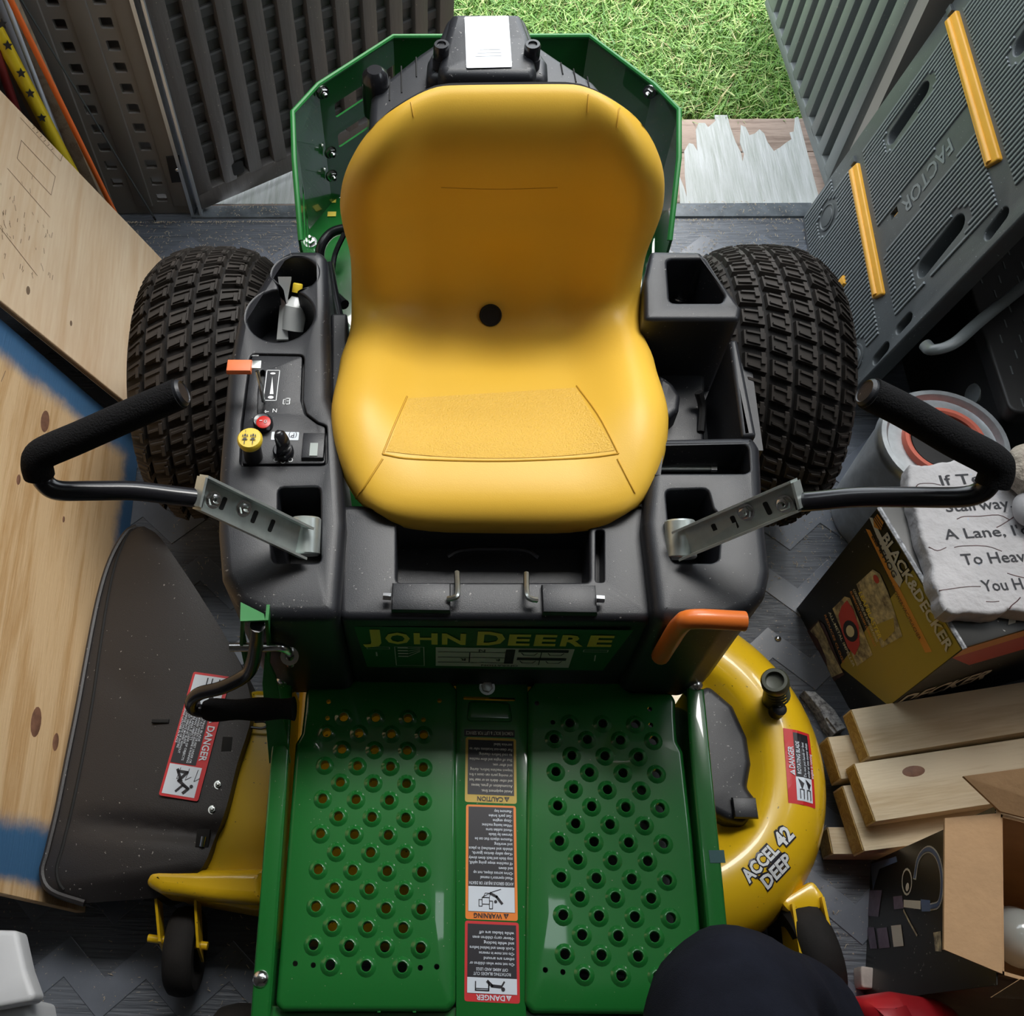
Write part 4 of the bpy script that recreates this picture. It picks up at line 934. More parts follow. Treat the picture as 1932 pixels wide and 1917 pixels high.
def seatpt(u, v, extra=0.0, inn=1.0, thick=0.0):
    e = (abs(u)**12+abs(v)**12)**(1/12); drop = 0; E0 = .80
    if e > E0:
        a = min(1, (e-E0)/(1-E0))*math.pi/2; g = (E0+(1-E0)*math.sin(a))/e; u *= g; v *= g; drop = -.040*(1-math.cos(a))
    p = 4.2+.9*ss(-.4, .4, u); K = (-1+math.sqrt(1+p*p))/(p*p/2); u2 = u*math.sqrt(1-K*abs(v)**p); v2 = v*math.sqrt(1-K*abs(u)**p)
    u2 *= inn; v2 *= inn
    t = (u2+1)/2; P, T = path(t); n = V(0, -T.z, T.y)
    if n.z < 0 and n.y > 0: n = -n
    bol = .026*ss(.42, .80, abs(v))*ss(.1, .3, t)*(1-.2*ss(.75, 1, t))+.016*ss(.74, .9, t)-.010*(1-ss(0, .35, abs(v)))*ss(.35, .5, t)*(1-ss(.6, .75, t))
    return P+V(v2*hwid(t)*.965+.008, 0, 0)+n*(bol+drop+extra-thick)
NU, NV = 64, 52
bm = B()
def q_(k, n): x = -1+2*k/n; return math.copysign(1-(1-abs(x))**1.35, x)
g = [[bm.verts.new(seatpt(q_(i, NU), q_(j, NV))) for j in range(NV+1)] for i in range(NU+1)]
for i in range(NU):
    for j in range(NV): bm.faces.new((g[i][j], g[i][j+1], g[i+1][j+1], g[i+1][j]))
seat = ob('bucket_seat', bm, 'vinyl', MW, sharp=180)
bm = B(); gb = [[bm.verts.new(seatpt(-1+2*i/24, -1+2*j/20, 0, .985, .012)) for j in range(21)] for i in range(25)]
for i in range(24):
    for j in range(20): bm.faces.new((gb[i][j], gb[i+1][j], gb[i+1][j+1], gb[i][j+1]))
ob('seat_shell', bm, 'black_deep', seat, sharp=180)
def proj(P):
    d = P-CAM; w_ = d.dot(FW); return Vector((CX+F_PX*d.dot(RT)/w_, CY-F_PX*d.dot(UP)/w_))
SG = [(u, v, proj(seatpt(u, v))) for u in [-.95+k*.05 for k in range(39)] for v in [-.95+k*.05 for k in range(39)]]
def seatuv(px, py):
    T = Vector((px, py)); u, v, _ = min(SG, key=lambda s: (s[2]-T).length_squared)
    for _ in range(4):
        p = proj(seatpt(u, v)); a = (proj(seatpt(u+.004, v))-p)/.004; b = (proj(seatpt(u, v+.004))-p)/.004; e = T-p; D = a.x*b.y-a.y*b.x
        if abs(D) < 1e-6: break
        u = max(-.98, min(.98, u+max(-.06, min(.06, (e.x*b.y-e.y*b.x)/D)))); v = max(-.98, min(.98, v+max(-.06, min(.06, (a.x*e.y-a.y*e.x)/D))))
    return u, v
def seam(pts, r_=.0014, lift=.0002):
    P = [seatpt(*seatuv(p.x, p.y), lift) for p in spline([V(*p, 0) for p in pts], 6)]; bm = B(); tube(bm, P, r_, 6); ob('seam', bm, 'seam', seat)
seam([(722, 857), (780, 866), (940, 870), (1100, 864), (1167, 856)])
seam([(722, 857), (745, 800), (768, 748)]); seam([(1167, 856), (1130, 785), (1088, 728)])
seam([(722, 866), (690, 915), (668, 945)]); seam([(1165, 866), (1185, 905), (1198, 930)])
seam([(832, 354), (940, 357), (1052, 354)], .0009, -.0003)
seam([(775, 192), (780, 220)], .0009); seam([(715, 208), (728, 245)], .0009); seam([(1110, 178), (1108, 212)], .0009); seam([(1168, 200), (1164, 240)], .0009)
# textured inset panel on the cushion
c4 = [Vector(p) for p in ((770, 752), (1086, 732), (1160, 850), (728, 852))]
bm = B(); nn_ = 14; gg = []
for i in range(nn_+1):
    row = []
    for j in range(nn_+1):
        s, t = j/nn_, i/nn_
        q = (c4[0]*(1-s)+c4[1]*s)*(1-t)+(c4[3]*(1-s)+c4[2]*s)*t+Vector((0, 14*t*(4*s*(1-s)))); u, v = seatuv(q.x, q.y)
        row.append(bm.verts.new(seatpt(u, v, .0006)))
    gg.append(row)
for i in range(nn_):
    for j in range(nn_): bm.faces.new((gg[i][j], gg[i][j+1], gg[i+1][j+1], gg[i+1][j]))
ob('mesh_panel', bm, 'vinyl_mesh', seat)
u, v = seatuv(925, 596); q = seatpt(u, v); nn_ = (seatpt(u+.02, v)-q).cross(seatpt(u, v+.02)-q).normalized()
if nn_.z < 0: nn_ = -nn_
bm = B(); lathe(bm, [(.0160, -.008), (.0165, .0016), (.0150, .0024), (.0140, .0018), (.0130, .0006), (0, .0005)], axisM(q+nn_*.0035, nn_), 28); ob('drain_hole', bm, 'hole_black', seat)

# ---- warning labels on the centre strip (read from the seat, so upside down here)
ZS = ZP-.0058
def warn(px4, zz, parent, frame_m, head, hm_, lines, pict, pic_h, head_h=.13, sub=None, curved=None):
    TL, TR, BL = (W(*p, zz) for p in px4[:3])
    f, w_, hh, n = planef(TL, TR, BL)
    if curved: f0 = f; f = lambda x, y, h: (lambda p: V(p.x, p.y, curved(p.x, p.y)+.0012+h))(f0(x, y, 0))
    L = Lab(f, parent, w_); L.l = .0005
    g = 5 if curved else 1
    if curved: L.rect(0, 0, 1, hh, frame_m, 'warning_label', h=.0002, nx=6, ny=14)
    else: L.rect(0, 0, 1, hh, frame_m, 'warning_label', h=.0002, r=.05)
    return L, hh
tri = lambda L, x, y, s, m, m2: (L.poly([(x-s*.58, y), (x+s*.58, y), (x, y-s)], m, 'lettering', h=L.l*2), L.line([(x, y-s*.65), (x, y-s*.3)], s*.10, m2, 'lettering', h=L.l*3), L.disc(x, y-s*.12, s*.06, m2, 'lettering', h=L.l*3, n=8))
# danger (red)
L, hh = warn([(981, 1894), (876, 1889), (977, 1741), (878, 1737)], ZS, cs, 'label_red', '', '', [], None, 0)
L.rect(.05, .14, .95, hh-.05, 'label_black'); L.rect(.05, .14, .95, .40, 'label_white', h=.001)
L.text('DANGER', .27, .115, .085, 'label_white', 'L', w=.52, bold=.02); tri(L, .20, .12, .09, 'label_white', 'label_red')
for k, t in enumerate(['ROTATING BLADES CUT', 'OFF ARMS AND LEGS']): L.text(t, .5, .49+.075*k, .05, 'label_white', 'C', w=.68 if k == 0 else .58, bold=.01)
for k, t in enumerate(['•Do not mow when children or', '  others are around', '•Do not mow in reverse', '•Look down and behind before', '  and while backing', '•Never carry children even', '  while blades are off']): L.text(t, .09, .66+.088*k, .052, 'label_white', 'L', w=min(.82, .0295*len(t)), bold=.01)
mk_ = 'label_black'; hz = .0016
L.line([(.56, .19), (.56, .33), (.56, .19), (.80, .19), (.80, .33)], .02, mk_, h=hz); L.line([(.56, .22), (.8, .22)], .012, mk_, h=hz); L.disc(.30, .22, .035, mk_, h=hz); L.line([(.33, .26), (.50, .27), (.58, .34)], .05, mk_, h=hz); L.line([(.33, .26), (.28, .34)], .03, mk_, h=hz)
L.done()
# warning (orange)
L, hh = warn([(977, 1738), (878, 1734), (975, 1521), (876, 1518)], ZS, cs, 'label_orange', '', '', [], None, 0)
L.rect(.05, .14, .95, hh-.04, 'label_black'); L.rect(.055, .145, .945, .60, 'label_white', h=.001)
L.text('WARNING', .30, .115, .085, 'label_black', 'L', w=.54, bold=.02); tri(L, .22, .12, .09, 'label_black', 'label_orange')
L.text('AVOID SERIOUS INJURY OR DEATH', .5, .69, .055, 'label_white', 'C', w=.86, bold=.015)
for k, t in enumerate(["•Read operator's manual", '•Drive across slopes, not up', '  and down', '•If machine stops going uphill,', '  stop blade and back down slowly', '•Keep safety devices (guards,', '  shields and switches) in place', '  and working', '•Remove objects that can be', '  thrown by blade', '•Avoid sudden turns', '•When leaving machine:', '  -Stop engine', '  -Set park brake', '  -Remove key']): L.text(t, .08, .79+.091*k, .055, 'label_white', 'L', w=min(.86, .0275*len(t)), bold=.012)
L.line([(.32, .56), (.50, .50), (.68, .40)], .012, mk_, h=hz); L.disc(.42, .33, .03, mk_, h=hz); L.line([(.30, .30), (.40, .42), (.52, .48)], .045, mk_, h=hz)
for q in ([(.48, .20), (.54, .20), (.54, .34), (.48, .34), (.48, .20)], [(.68, .24), (.74, .24), (.74, .36), (.68, .36), (.68, .24)], [(.54, .28), (.68, .28), (.68, .40), (.54, .40), (.54, .28)], [(.54, .40), (.66, .40), (.62, .48), (.52, .48), (.54, .40)]): L.line(q, .012, mk_, h=hz)
L.done()
# caution (gold)
L, hh = warn([(975, 1517), (877, 1513), (971, 1394), (876, 1392)], ZS, cs, 'label_gold', '', '', [], None, 0)
L.rect(.05, .15, .95, hh-.05, 'label_black')
L.text('CAUTION', .26, .115, .085, 'label_black', 'L', w=.50, bold=.02); tri(L, .19, .12, .09, 'label_black', 'label_gold')
for k, t in enumerate(['Avoid equipment fires.', 'Accumulation of grass, leaves', 'and other debris on or near hot', 'or moving parts can cause a fire', 'Inspect machine before, during', 'and after use.', 'Shut off engine and allow machine', 'to cool before cleaning.', 'For clean-out locations refer to', 'service label']): L.text(t, .08, .25+.102*k, .055, 'print_grey', 'L', w=min(.84, .0275*len(t)), bold=.008)
L.done()
f, w_, hh, n = planef(W(971, 1391, ZS), W(876, 1389, ZS), W(970, 1378, ZS)); L = Lab(f, cs, w_); L.rect(0, 0, 1, hh, 'label_black', 'warning_label', h=.0002); L.text('REMOVE BOLT & LIFT FOR SERVICE', .5, hh*.72, hh*.5, 'print_grey', 'C', w=.94, key='lettering', bold=.01); L.done()
# danger on the deck dome
L, hh = warn([(1478, 1375), (1486, 1515), (1524, 1374)], .186, deck, 'label_red', '', '', [], None, 0, curved=deckz)
# frame above: x along the right edge of the decal; rebuild so that text runs up the deck
L.b.clear()
TLp, TRp, BLp = W(1487, 1515, .186), W(1477, 1374, .186), W(1541, 1511, .182)
f0, w_, hh, n = planef(TLp, TRp, BLp); fd = lambda x, y, h: (lambda p: V(p.x, p.y, deckz(p.x, p.y)+.0012+h))(f0(x, y, 0))
L = Lab(fd, deck, w_); L.l = .0005
L.rect(0, 0, 1, hh, 'label_red', 'danger_decal', h=.0, nx=12, ny=6); L.rect(.05, .12, .36, hh-.04, 'label_white', 'danger_decal', h=.0006, nx=4, ny=4); L.rect(.36, .13, .96, hh-.04, 'label_black', 'danger_decal', h=.0006, nx=6, ny=4)
L.text('DANGER', .46, .115, .075, 'label_white', 'L', w=.30, bold=.02, hh=.0012); tri(L, .41, .115, .07, 'label_white', 'label_red')
L.text('ROTATING BLADE', .40, .20, .05, 'label_white', 'L', w=.44, bold=.015, hh=.0014)
for k, t in enumerate(['Do not put hands or feet', 'under or into mower when', 'engine is running']): L.text(t, .37, .27+.055*k, .038, 'label_white', 'L', w=.0195*len(t), bold=.012, hh=.0014)
for y_ in (.18, .28): L.line([(.08, y_+.04), (.20, y_+.04), (.20, y_-.01), (.08, y_-.01)], .010, mk_, h=.0014); L.poly([(.20, y_+.02), (.34, y_-.03), (.28, y_+.05)], mk_, 'picture', h=.0014)
L.done()
TLp, TRp, BLp = W(1390, 1650, .18), W(1478, 1560, .186), W(1440, 1700, .165)
f0, w_, hh, n = planef(TLp, TRp, BLp); L = Lab(fd.__class__ and (lambda x, y, h: (lambda p: V(p.x, p.y, deckz(p.x, p.y)+.0012+h))(f0(x, y, 0))), deck, w_)
L.text('ACCEL', .0, .20, .19, 'label_black', 'L', w=.70, bold=.10, key='deck_decal', hh=.0004); L.text('42', .73, .20, .22, 'label_black', 'L', w=.31, bold=.10, key='deck_decal', hh=.0004); L.text('DEEP', .16, .44, .19, 'label_black', 'L', w=.60, bold=.10, key='deck_decal', hh=.0004)
L.text('ACCEL', .015, .195, .175, 'white_print', 'L', w=.67, bold=.035, key='deck_lettering', hh=.0014); L.text('42', .74, .195, .205, 'white_print', 'L', w=.29, bold=.035, key='deck_lettering', hh=.0014); L.text('DEEP', .175, .435, .175, 'white_print', 'L', w=.57, bold=.035, key='deck_lettering', hh=.0014)
L.done()
# danger label on the chute: follows its surface
def chz(x, y):
    best = None
    for r_ in CH:
        for c in r_:
            d = (c.x-x)**2+(c.y-y)**2
            if best is None or d < best[0]: best = (d, c.z)
    return best[1]
CH = []
for i, (a, b_) in enumerate(zip(Ls, Rs)):
    if 18 < i < 40: CH.append([W(*a.lerp(b_, t).xy, .085+.08*(1-(1-t)**2.2)) for t in (.4, .55, .7, .85, 1)])
TLp, TRp, BLp = W(436, 1278, .1755), W(374, 1513, .1755), W(366, 1267, .1725)
f0, w_, hh, n = planef(TLp, TRp, BLp); L = Lab(lambda x, y, h: f0(x, y, h+.002), ch_ if False else bpy.data.objects['discharge_chute'], w_)
L.rect(0, 0, 1, hh, 'label_red', 'danger_decal', h=.0, r=.02); L.rect(.02, .03, .27, hh-.02, 'label_white', h=.0006); L.rect(.27, .09, .74, hh-.02, 'label_black', h=.0006); L.rect(.75, .035, .98, hh-.02, 'label_white', h=.0006)
L.text('DANGER', .42, .075, .055, 'label_white', 'L', w=.28, bold=.02, hh=.0014); tri(L, .37, .075, .05, 'label_white', 'label_red')
for k, t in enumerate(['ROTATING BLADE', 'DO NOT PUT HANDS OR FEET UNDER OR', 'INTO MOWER WHEN ENGINE IS RUNNING', 'THROWN OBJECTS', 'BE SURE AREA IS CLEAR OF OBJECTS', 'MAY BE THROWN BY BLADE', 'DO NOT OPERATE MOWER WITHOUT', 'DISCHARGE CHUTE OR ENTIRE', 'GRASS CATCHER IN PLACE']): L.text(t, .30, .125+.022*k, .017, 'label_white', 'L', w=.013*len(t) if k not in (0, 3) else .018*len(t), bold=.012, hh=.0014)
L.line([(.80, .21), (.80, .14), (.87, .19), (.92, .10), (.955, .13)], .022, mk_, h=.0014); L.line([(.87, .17), (.79, .22)], .022, mk_, h=.0014); L.disc(.90, .08, .014, mk_, h=.0014); L.line([(.92, .10), (.90, .15), (.95, .19)], .016, mk_, h=.0014)
for y_ in (.06, .13, .20): L.line([(.77, y_), (.86, y_+.01), (.83, y_-.03)], .004, mk_, h=.0014)
L.line([(.04, .08), (.10, .08), (.10, .14), (.04, .14)], .010, mk_, h=.0014); L.line([(.04, .18), (.11, .18)], .010, mk_, h=.0014); L.poly([(.22, .20), (.26, .18), (.26, .22)], mk_, 'picture', h=.0014); L.disc(.2, .11, .02, mk_, h=.0014)
L.done()

# ================================================================== left side: sheets and rods leaning on the wall
def sheet_frame(P0, P1, up):
    X = (P1-P0); Ln = X.length; X.normalize(); Y = (up-X*up.dot(X)).normalized(); return frame(P0, X, Y), Ln
def local(M, px, py): p = WP(px, py, M.translation, M.col[2].xyz); q = M.inverted() @ p; return (q.x, q.y)
# upper sheet, pale face with pencil marks
M1, L1 = sheet_frame(V(-.641, 1.123, .003), V(-.681, 1.565, .003), V(-.41, 0, 1))
s1 = thing('plywood_sheet', V(-.68, 1.35, 0), 'pale plywood sheet with pencil lines leaning left of the rear wheel', 'plywood', 'plywood sheets leaning on the left wall')
bm = B(); rprism(bm, [(0, 0), (L1, 0), (L1, 1.05), (0, 1.05)], -.012, 0, .001, n=1); ob('panel', bm, 'ply_birch', s1, M1)
bm = B()
for k in range(3): box(bm, (-.0006, .525, -.003-.003*k), (.001, 1.05, .0011))
ob('ply_layers', bm, 'ply_edge', s1, M1)
fM = fr(M1); Lb = Lab(lambda x, y, h: fM(x, y, h), s1, 1)
pl_ = lambda *p: [local(M1, *q) for q in p]
for seg in ([(40, 265), (104, 333), (96, 368), (32, 299), (40, 265)], [(38, 222), (114, 304), (118, 292)], [(14, 318), (94, 410)], [(0, 430), (70, 520)], [(10, 700), (2, 720)]): Lb.line(pl_(*seg), .0012, 'pencil', 'pencil_mark', h=.0005)
rnd = random.Random(9)
for k in range(70):
    x, y = rnd.uniform(0, 100), rnd.uniform(330, 520)
    if 340 < y-x*1.0 < 470 or rnd.random() < .2: Lb.line(pl_((x, y), (x+rnd.uniform(-2, 3), y+rnd.uniform(3, 11))), .0011, 'pencil', 'pencil_mark', h=.0005)
for k in range(6): Lb.line(pl_((62+k*7, 236+k*8), (65+k*7, 241+k*8), (61+k*7, 243+k*8)), .0011, 'pencil', 'pencil_mark', h=.0005)
Lb.done()
for px, py, r_ in ((53, 548, .006), (134, 610, .004), (305, 530, .003)):
    bm = B(); x, y = local(M1, px, py); lathe(bm, [(0, .0006), (r_*.6, .0006), (r_, .0001)], Matrix.Translation((x, y, 0)) @ Matrix.Diagonal((1.6, .8, 1, 1)), 12); ob('knot', bm, 'pencil', s1, M1)
# lower sheet, coarse fir face with sprayed blue margins
M2, L2 = sheet_frame(V(-.640, .195, .003), V(-.690, 1.109, .003), V(-.36, 0, 1))
def ply_blue(Ln):
    m = MATS['ply_fir'].copy(); m.name = 'ply_fir_blue'; MATS['ply_fir_blue'] = m
    n = m.node_tree.nodes; l = m.node_tree.links; b = n['Principled BSDF']; src = b.inputs['Base Color'].links[0].from_socket
    t = n.new('ShaderNodeTexCoord'); sx = n.new('ShaderNodeSeparateXYZ'); l.new(t.outputs['Object'], sx.inputs[0])
    nz = n.new('ShaderNodeTexNoise'); nz.inputs['Scale'].default_value = 11; nz.inputs['Detail'].default_value = 8; nz.inputs['Roughness'].default_value = .75; l.new(t.outputs['Object'], nz.inputs[0])
    def ramp(sock, a, b_, amp):
        ad = n.new('ShaderNodeMath'); ad.operation = 'MULTIPLY_ADD'; l.new(nz.outputs[0], ad.inputs[0]); ad.inputs[1].default_value = amp; l.new(sock, ad.inputs[2])
        mr = n.new('ShaderNodeMapRange'); mr.interpolation_type = 'SMOOTHSTEP'; l.new(ad.outputs[0], mr.inputs[0]); mr.inputs[1].default_value = a+amp*.5; mr.inputs[2].default_value = b_+amp*.5; return mr.outputs[0]
    rear = ramp(sx.outputs[0], Ln-.09, Ln-.045, .05); base = ramp(sx.outputs[1], .060, .025, .05); baseend = ramp(sx.outputs[0], Ln-.45, Ln-.28, .05); front = ramp(sx.outputs[0], .13, .09, .05); frontin = ramp(sx.outputs[0], .015, .035, .03)
    def mm(op, a, c):
        q = n.new('ShaderNodeMath'); q.operation = op; l.new(a, q.inputs[0]); l.new(c, q.inputs[1]); return q.outputs[0]
    msk = mm('MAXIMUM', mm('MAXIMUM', rear, mm('MULTIPLY', base, baseend)), mm('MULTIPLY', front, frontin))
    mx = n.new('ShaderNodeMix'); mx.data_type = 'RGBA'; l.new(msk, mx.inputs[0]); l.new(src, mx.inputs[6]); mx.inputs[7].default_value = (.045, .13, .26, 1); l.new(mx.outputs[2], b.inputs['Base Color'])
ply_blue(L2)
s2 = thing('plywood_sheet', V(-.67, .65, 0), 'coarse knotty plywood sheet with blue spray paint margins behind the discharge chute', 'plywood', 'plywood sheets leaning on the left wall')
bm = B(); rprism(bm, [(0, 0), (L2, 0), (L2, 1.15), (.03, 1.15)], -.016, 0, .001, n=1); ob('panel', bm, 'ply_fir_blue', s2, M2)
for px, py, r_ in ((68, 1362, .020), (105, 1400, .012), (85, 795, .018), (35, 905, .008), (120, 980, .005)):
    bm = B(); x, y = local(M2, px, py); lathe(bm, [(0, .0006), (r_*.7, .0006), (r_, .0001)], Matrix.Translation((x, y, 0)) @ Matrix.Diagonal((1.25, .6, 1, 1)), 16); ob('knot', bm, 'knot_brown', s2, M2)
# long thin things standing behind the upper sheet
def leaner(name, p0, p1, Y, r_, m, label, cat, top=1.5, n=12, bend=0):
    A, Bq = WY(*p0, Y), WY(*p1, Y); d = (A-Bq); d = d/d.z
    lo = Bq-d*(Bq.z-.004-r_); hi = lo+d*(top-lo.z)
    t = thing(name, V(lo.x, lo.y, 0), label, cat)
    pts = [lo.lerp(hi, k/10)+V(bend*math.sin(k/10*math.pi), 0, 0) for k in range(11)]
    bm = B(); tube(bm, pts, r_, n); ob('shaft', bm, m, t); bm = B(); lathe(bm, [(0, 0), (r_*1.15, 0), (r_*1.15, .012), (0, .012)], axisM(lo-d*.002, d), n); ob('end_cap', bm, 'black_deep', t)
    return t, A, Bq, d
yt, A, Bq, d = leaner('yellow_pole', (0, 68), (96, 250), 1.60, .0135, 'yellow_rod', 'yellow pole with black star-shaped marks leaning behind the plywood', 'pole')
for px, py in ((2, 45), (13, 86), (38, 138), (55, 176), (77, 222)):
    q = WY(px+2, py, 1.60-.0135); M = axisM(q, (.2, -1, .5)); bm = B(); pts = []
    for k in range(10): a = k*math.pi/5; r_ = .009 if k % 2 == 0 else .004; pts.append((r_*math.cos(a), r_*math.sin(a)))
    rprism(bm, pts, -.003, .002, 0, f=fr(M)); ob('star_mark', bm, 'black_deep', yt)
leaner('orange_rod', (20, 0), (196, 360), 1.615, .0058, 'orange_rod', 'thin orange rod leaning against the wall behind the plywood', 'rod')
leaner('pale_conduit', (10, 30), (100, 255), 1.645, .005, 'pale_pipe', 'pale blue-grey conduit curving behind the yellow pole', 'pipe', bend=.012)
leaner('grey_pipe', (0, 15), (82, 215), 1.672, .017, 'grey_pipe', 'thick grey pipe standing between the yellow pole and pale conduit', 'pipe')
leaner('maroon_rod', (0, 118), (10, 148), 1.59, .009, 'maroon', 'maroon rod at the far left edge behind the plywood', 'rod')
leaner('grey_wire', (40, 0), (206, 272), 1.728, .0022, 'dark_rod', 'thin dark grey wire slanting across the pocketed wall panel', 'wire', n=6)
A, Bq = WY(42, 40, 1.70), WY(170, 330, 1.70); d = (A-Bq).normalized(); lo = Bq-d*((Bq.z-.005)/d.z)
pk = thing('wood_plank', V(lo.x, 1.7, 0), 'narrow rough wooden plank standing behind the orange rod', 'plank')
Mx = frame(lo, V(1, 0, 0)-d*d.x, d); Mx = frame(lo, (V(1, 0, 0)-d*d.x).normalized(), d); bm = B(); box(bm, (-.02, .75, -.01), (.045, 1.48, .02), bev=.002); ob('plank', bm, 'plank', pk, Mx); bm = B(); box(bm, (-.055, .6, -.018), (.05, 1.18, .012), bev=.002); ob('batten', bm, 'ply_edge', pk, Mx)
# white foam panels, bottom left corner
for k, (pts, z0, z1, lab) in enumerate([([(-60, 1752), (32, 1755), (48, 1828), (66, 1878), (58, 1890), (-60, 1912)], .13, .16, 'white plastic panel on top at the bottom left corner'), ([(-60, 1860), (52, 1888), (62, 1960), (-60, 1990)], .08, .12, 'white plastic panel underneath another at the bottom left corner')]):
    bm = B(); rprism(bm, fil(PZ(pts, z1), .01, 3), 0 if k else .121, z1, .008, n=3); tag(ob('white_panel', bm, 'foam_white'), lab, 'panel', 'white panels by the left sheet')

# ================================================================== right side
# ---- ribbed grey folding platform with yellow bars
MP, LP = sheet_frame(V(.760, 1.728, .004), V(.728, 1.180, .004), V(.185, 0, 1))
rp_ = thing('folding_platform', V(.75, 1.45, 0), 'dark grey ribbed plastic platform with two yellow bars leaning at right', 'platform')
fP = fr(MP); lp = lambda px, py: Vector(local(MP, px, py))
def capsule(a, b, r_, n=8):
    a, b = Vector(a), Vector(b); d = (b-a).normalized(); ang = math.atan2(d.y, d.x); o = []
    for k in range(n+1): t = ang-math.pi/2+math.pi*k/n; o.append(b+Vector((math.cos(t), math.sin(t)))*r_)
    for k in range(n+1): t = ang+math.pi/2+math.pi*k/n; o.append(a+Vector((math.cos(t), math.sin(t)))*r_)
    return o
caps = [(lp(1684, 256), lp(1742, 170), .016), (lp(1742, 505), lp(1806, 424), .018), (lp(1866, 440), lp(1893, 404), .011), (lp(1696, 620), lp(1714, 600), .010), (lp(1652, 678), lp(1671, 655), .010), (lp(1925, 85), lp(1960, 30), .016)]
HT = 1.02; out = fil([(0, 0), (LP, 0), (LP, HT), (0, HT)], [.02, .04, .02, .02], 5)
sq = lp(1687, 402)
bm = B(); rprism(bm, out, -.03, 0, .004, [(capsule(a, b, r_), -.028, .003) for a, b, r_ in caps]+[([(sq.x-.008, sq.y-.011), (sq.x+.008, sq.y-.011), (sq.x+.008, sq.y+.011), (sq.x-.008, sq.y+.011)], -.02, 0)], f=fP, n=3); pb = ob('panel', bm, 'panel_grey', rp_)
bars = [(lp(1613, 312), lp(1662, 566)), (lp(1797, 28), lp(1880, 316))]
em = [lp(1561, 410), lp(1613, 676)]; tx0, tx1 = lp(1672, 440), lp(1822, 235)
bm = B(); n_ = int(LP/.0098)
def blocked(x, y):
    for a, b, r_ in caps:
        d = b-a; t = max(0, min(1, (Vector((x, y))-a).dot(d)/d.length_squared)); 
        if (a+d*t-Vector((x, y))).length < r_+.012: return True
    for a, b in bars:
        d = b-a; t = (Vector((x, y))-a).dot(d)/d.length_squared; q = a+d*max(-.3, min(1.3, t))
        if abs(y-q.y) < .022: return True
    for e in em:
        if (e-Vector((x, y))).length < .040: return True
    d = tx1-tx0; t = (Vector((x, y))-tx0).dot(d)/d.length_squared
    if -.12 < t < 1.08 and (tx0+d*t-Vector((x, y))).length < .036: return True
    return False
for i in range(n_):
    x = .012+i*.0098
    if x > LP-.012: break
    run = None; k = 0; ys = [.012+.012*j for j in range(84)]
    edge = .05 if x > LP-.075 else 0
    for y in ys+[None]:
        free = y is not None and not blocked(x, y) and not (x > LP-.062 and y > .10 and y < .9) and not (x < .05 and y > .12)
        if free and run is None: run = y
        if not free and run is not None:
            e_ = y if y is not None else ys[-1]
            if e_-run > .02: rprism(bm, [(x, run), (x+.0058, run), (x+.0058, e_-.006), (x, e_-.006)], -.001, .0028, .001, f=fP, n=1)
            run = None
o = ob('grip_ribs', bm, 'rib_grey', rp_); o['kind'] = 'stuff'
for a, b in bars:
    d = (b-a); Lb_ = d.length; d.normalize(); n2 = Vector((-d.y, d.x))
    bm = B(); P4 = [a-n2*.016-d*.0, a+n2*.016+d*.01, b+n2*.016+d*.0, b-n2*.016-d*.015]; rprism(bm, fil([tuple(p) for p in P4], .004, 3), -.004, .007, .003, f=fP, n=3); yb = ob('yellow_bar', bm, 'bar_yellow', rp_)
    bm = B(); tube(bm, [fP(*(a+d*.012-n2*.004), .0055), fP(*(b-d*.014-n2*.004), .0055)], .006, 10); ob('bar_ridge', bm, 'bar_yellow', yb)
    bm = B(); q = a-d*.012; box(bm, (q.x, q.y, .002), (.018, .014, .008), M=MP, bev=.002); ob('hinge_knuckle', bm, 'panel_grey', rp_)
for e in em:
    bm = B(); lathe(bm, [(.030, -.001), (.030, .002), (.027, .0025), (.025, .0005), (.021, .0005), (.020, .0022), (.005, .0024), (0, .0024)], MP @ Matrix.Translation((e.x, e.y, 0)), 32); ob('round_emblem', bm, 'panel_grey', rp_)
d = tx0-tx1; wl = d.length; ang = math.atan2(d.y, d.x)
Lb = Lab(fP, rp_, 1); Lb.text('FACTOR', tx1.x+d.x*.18, tx1.y+d.y*.18, .030, 'rib_grey', 'L', w=wl*.62, bold=.01, key='embossed_lettering', hh=.0012, rot=0) if False else None
vs, fs, x0, x1 = glyphs('FACTOR', .015); bm = B(); dn = d.normalized(); upv = Vector((-dn.y, dn.x)); k = wl*.60/(x1-x0); org = tx1+d*.16
V_ = [bm.verts.new(fP(*(org+dn*((a-x0)*k)+upv*(b*.034/.69-.017)), .0012)) for a, b in vs]
for q in fs: bm.faces.new([V_[i] for i in q])
ob('embossed_lettering', bm, 'rib_grey', rp_, smooth=False)
bm = B(); q = lp(1690, 406); box(bm, (q.x, q.y-.002, -.006), (.010, .012, .008), M=MP, bev=.001); ob('yellow_latch', bm, 'bar_yellow', rp_)
bm = B(); q = lp(1592, 533); box(bm, (q.x, q.y, .002), (.022, .018, .012), M=MP, bev=.004); ob('yellow_latch', bm, 'bar_yellow', rp_)
bm = B(); pts = [lp(1555, 532), lp(1561, 560), lp(1565, 590), lp(1563, 607)]; tube(bm, [fP(p.x, max(.004, p.y), .004) for p in pts], .0035, 8); ob('yellow_trim', bm, 'bar_yellow', rp_)
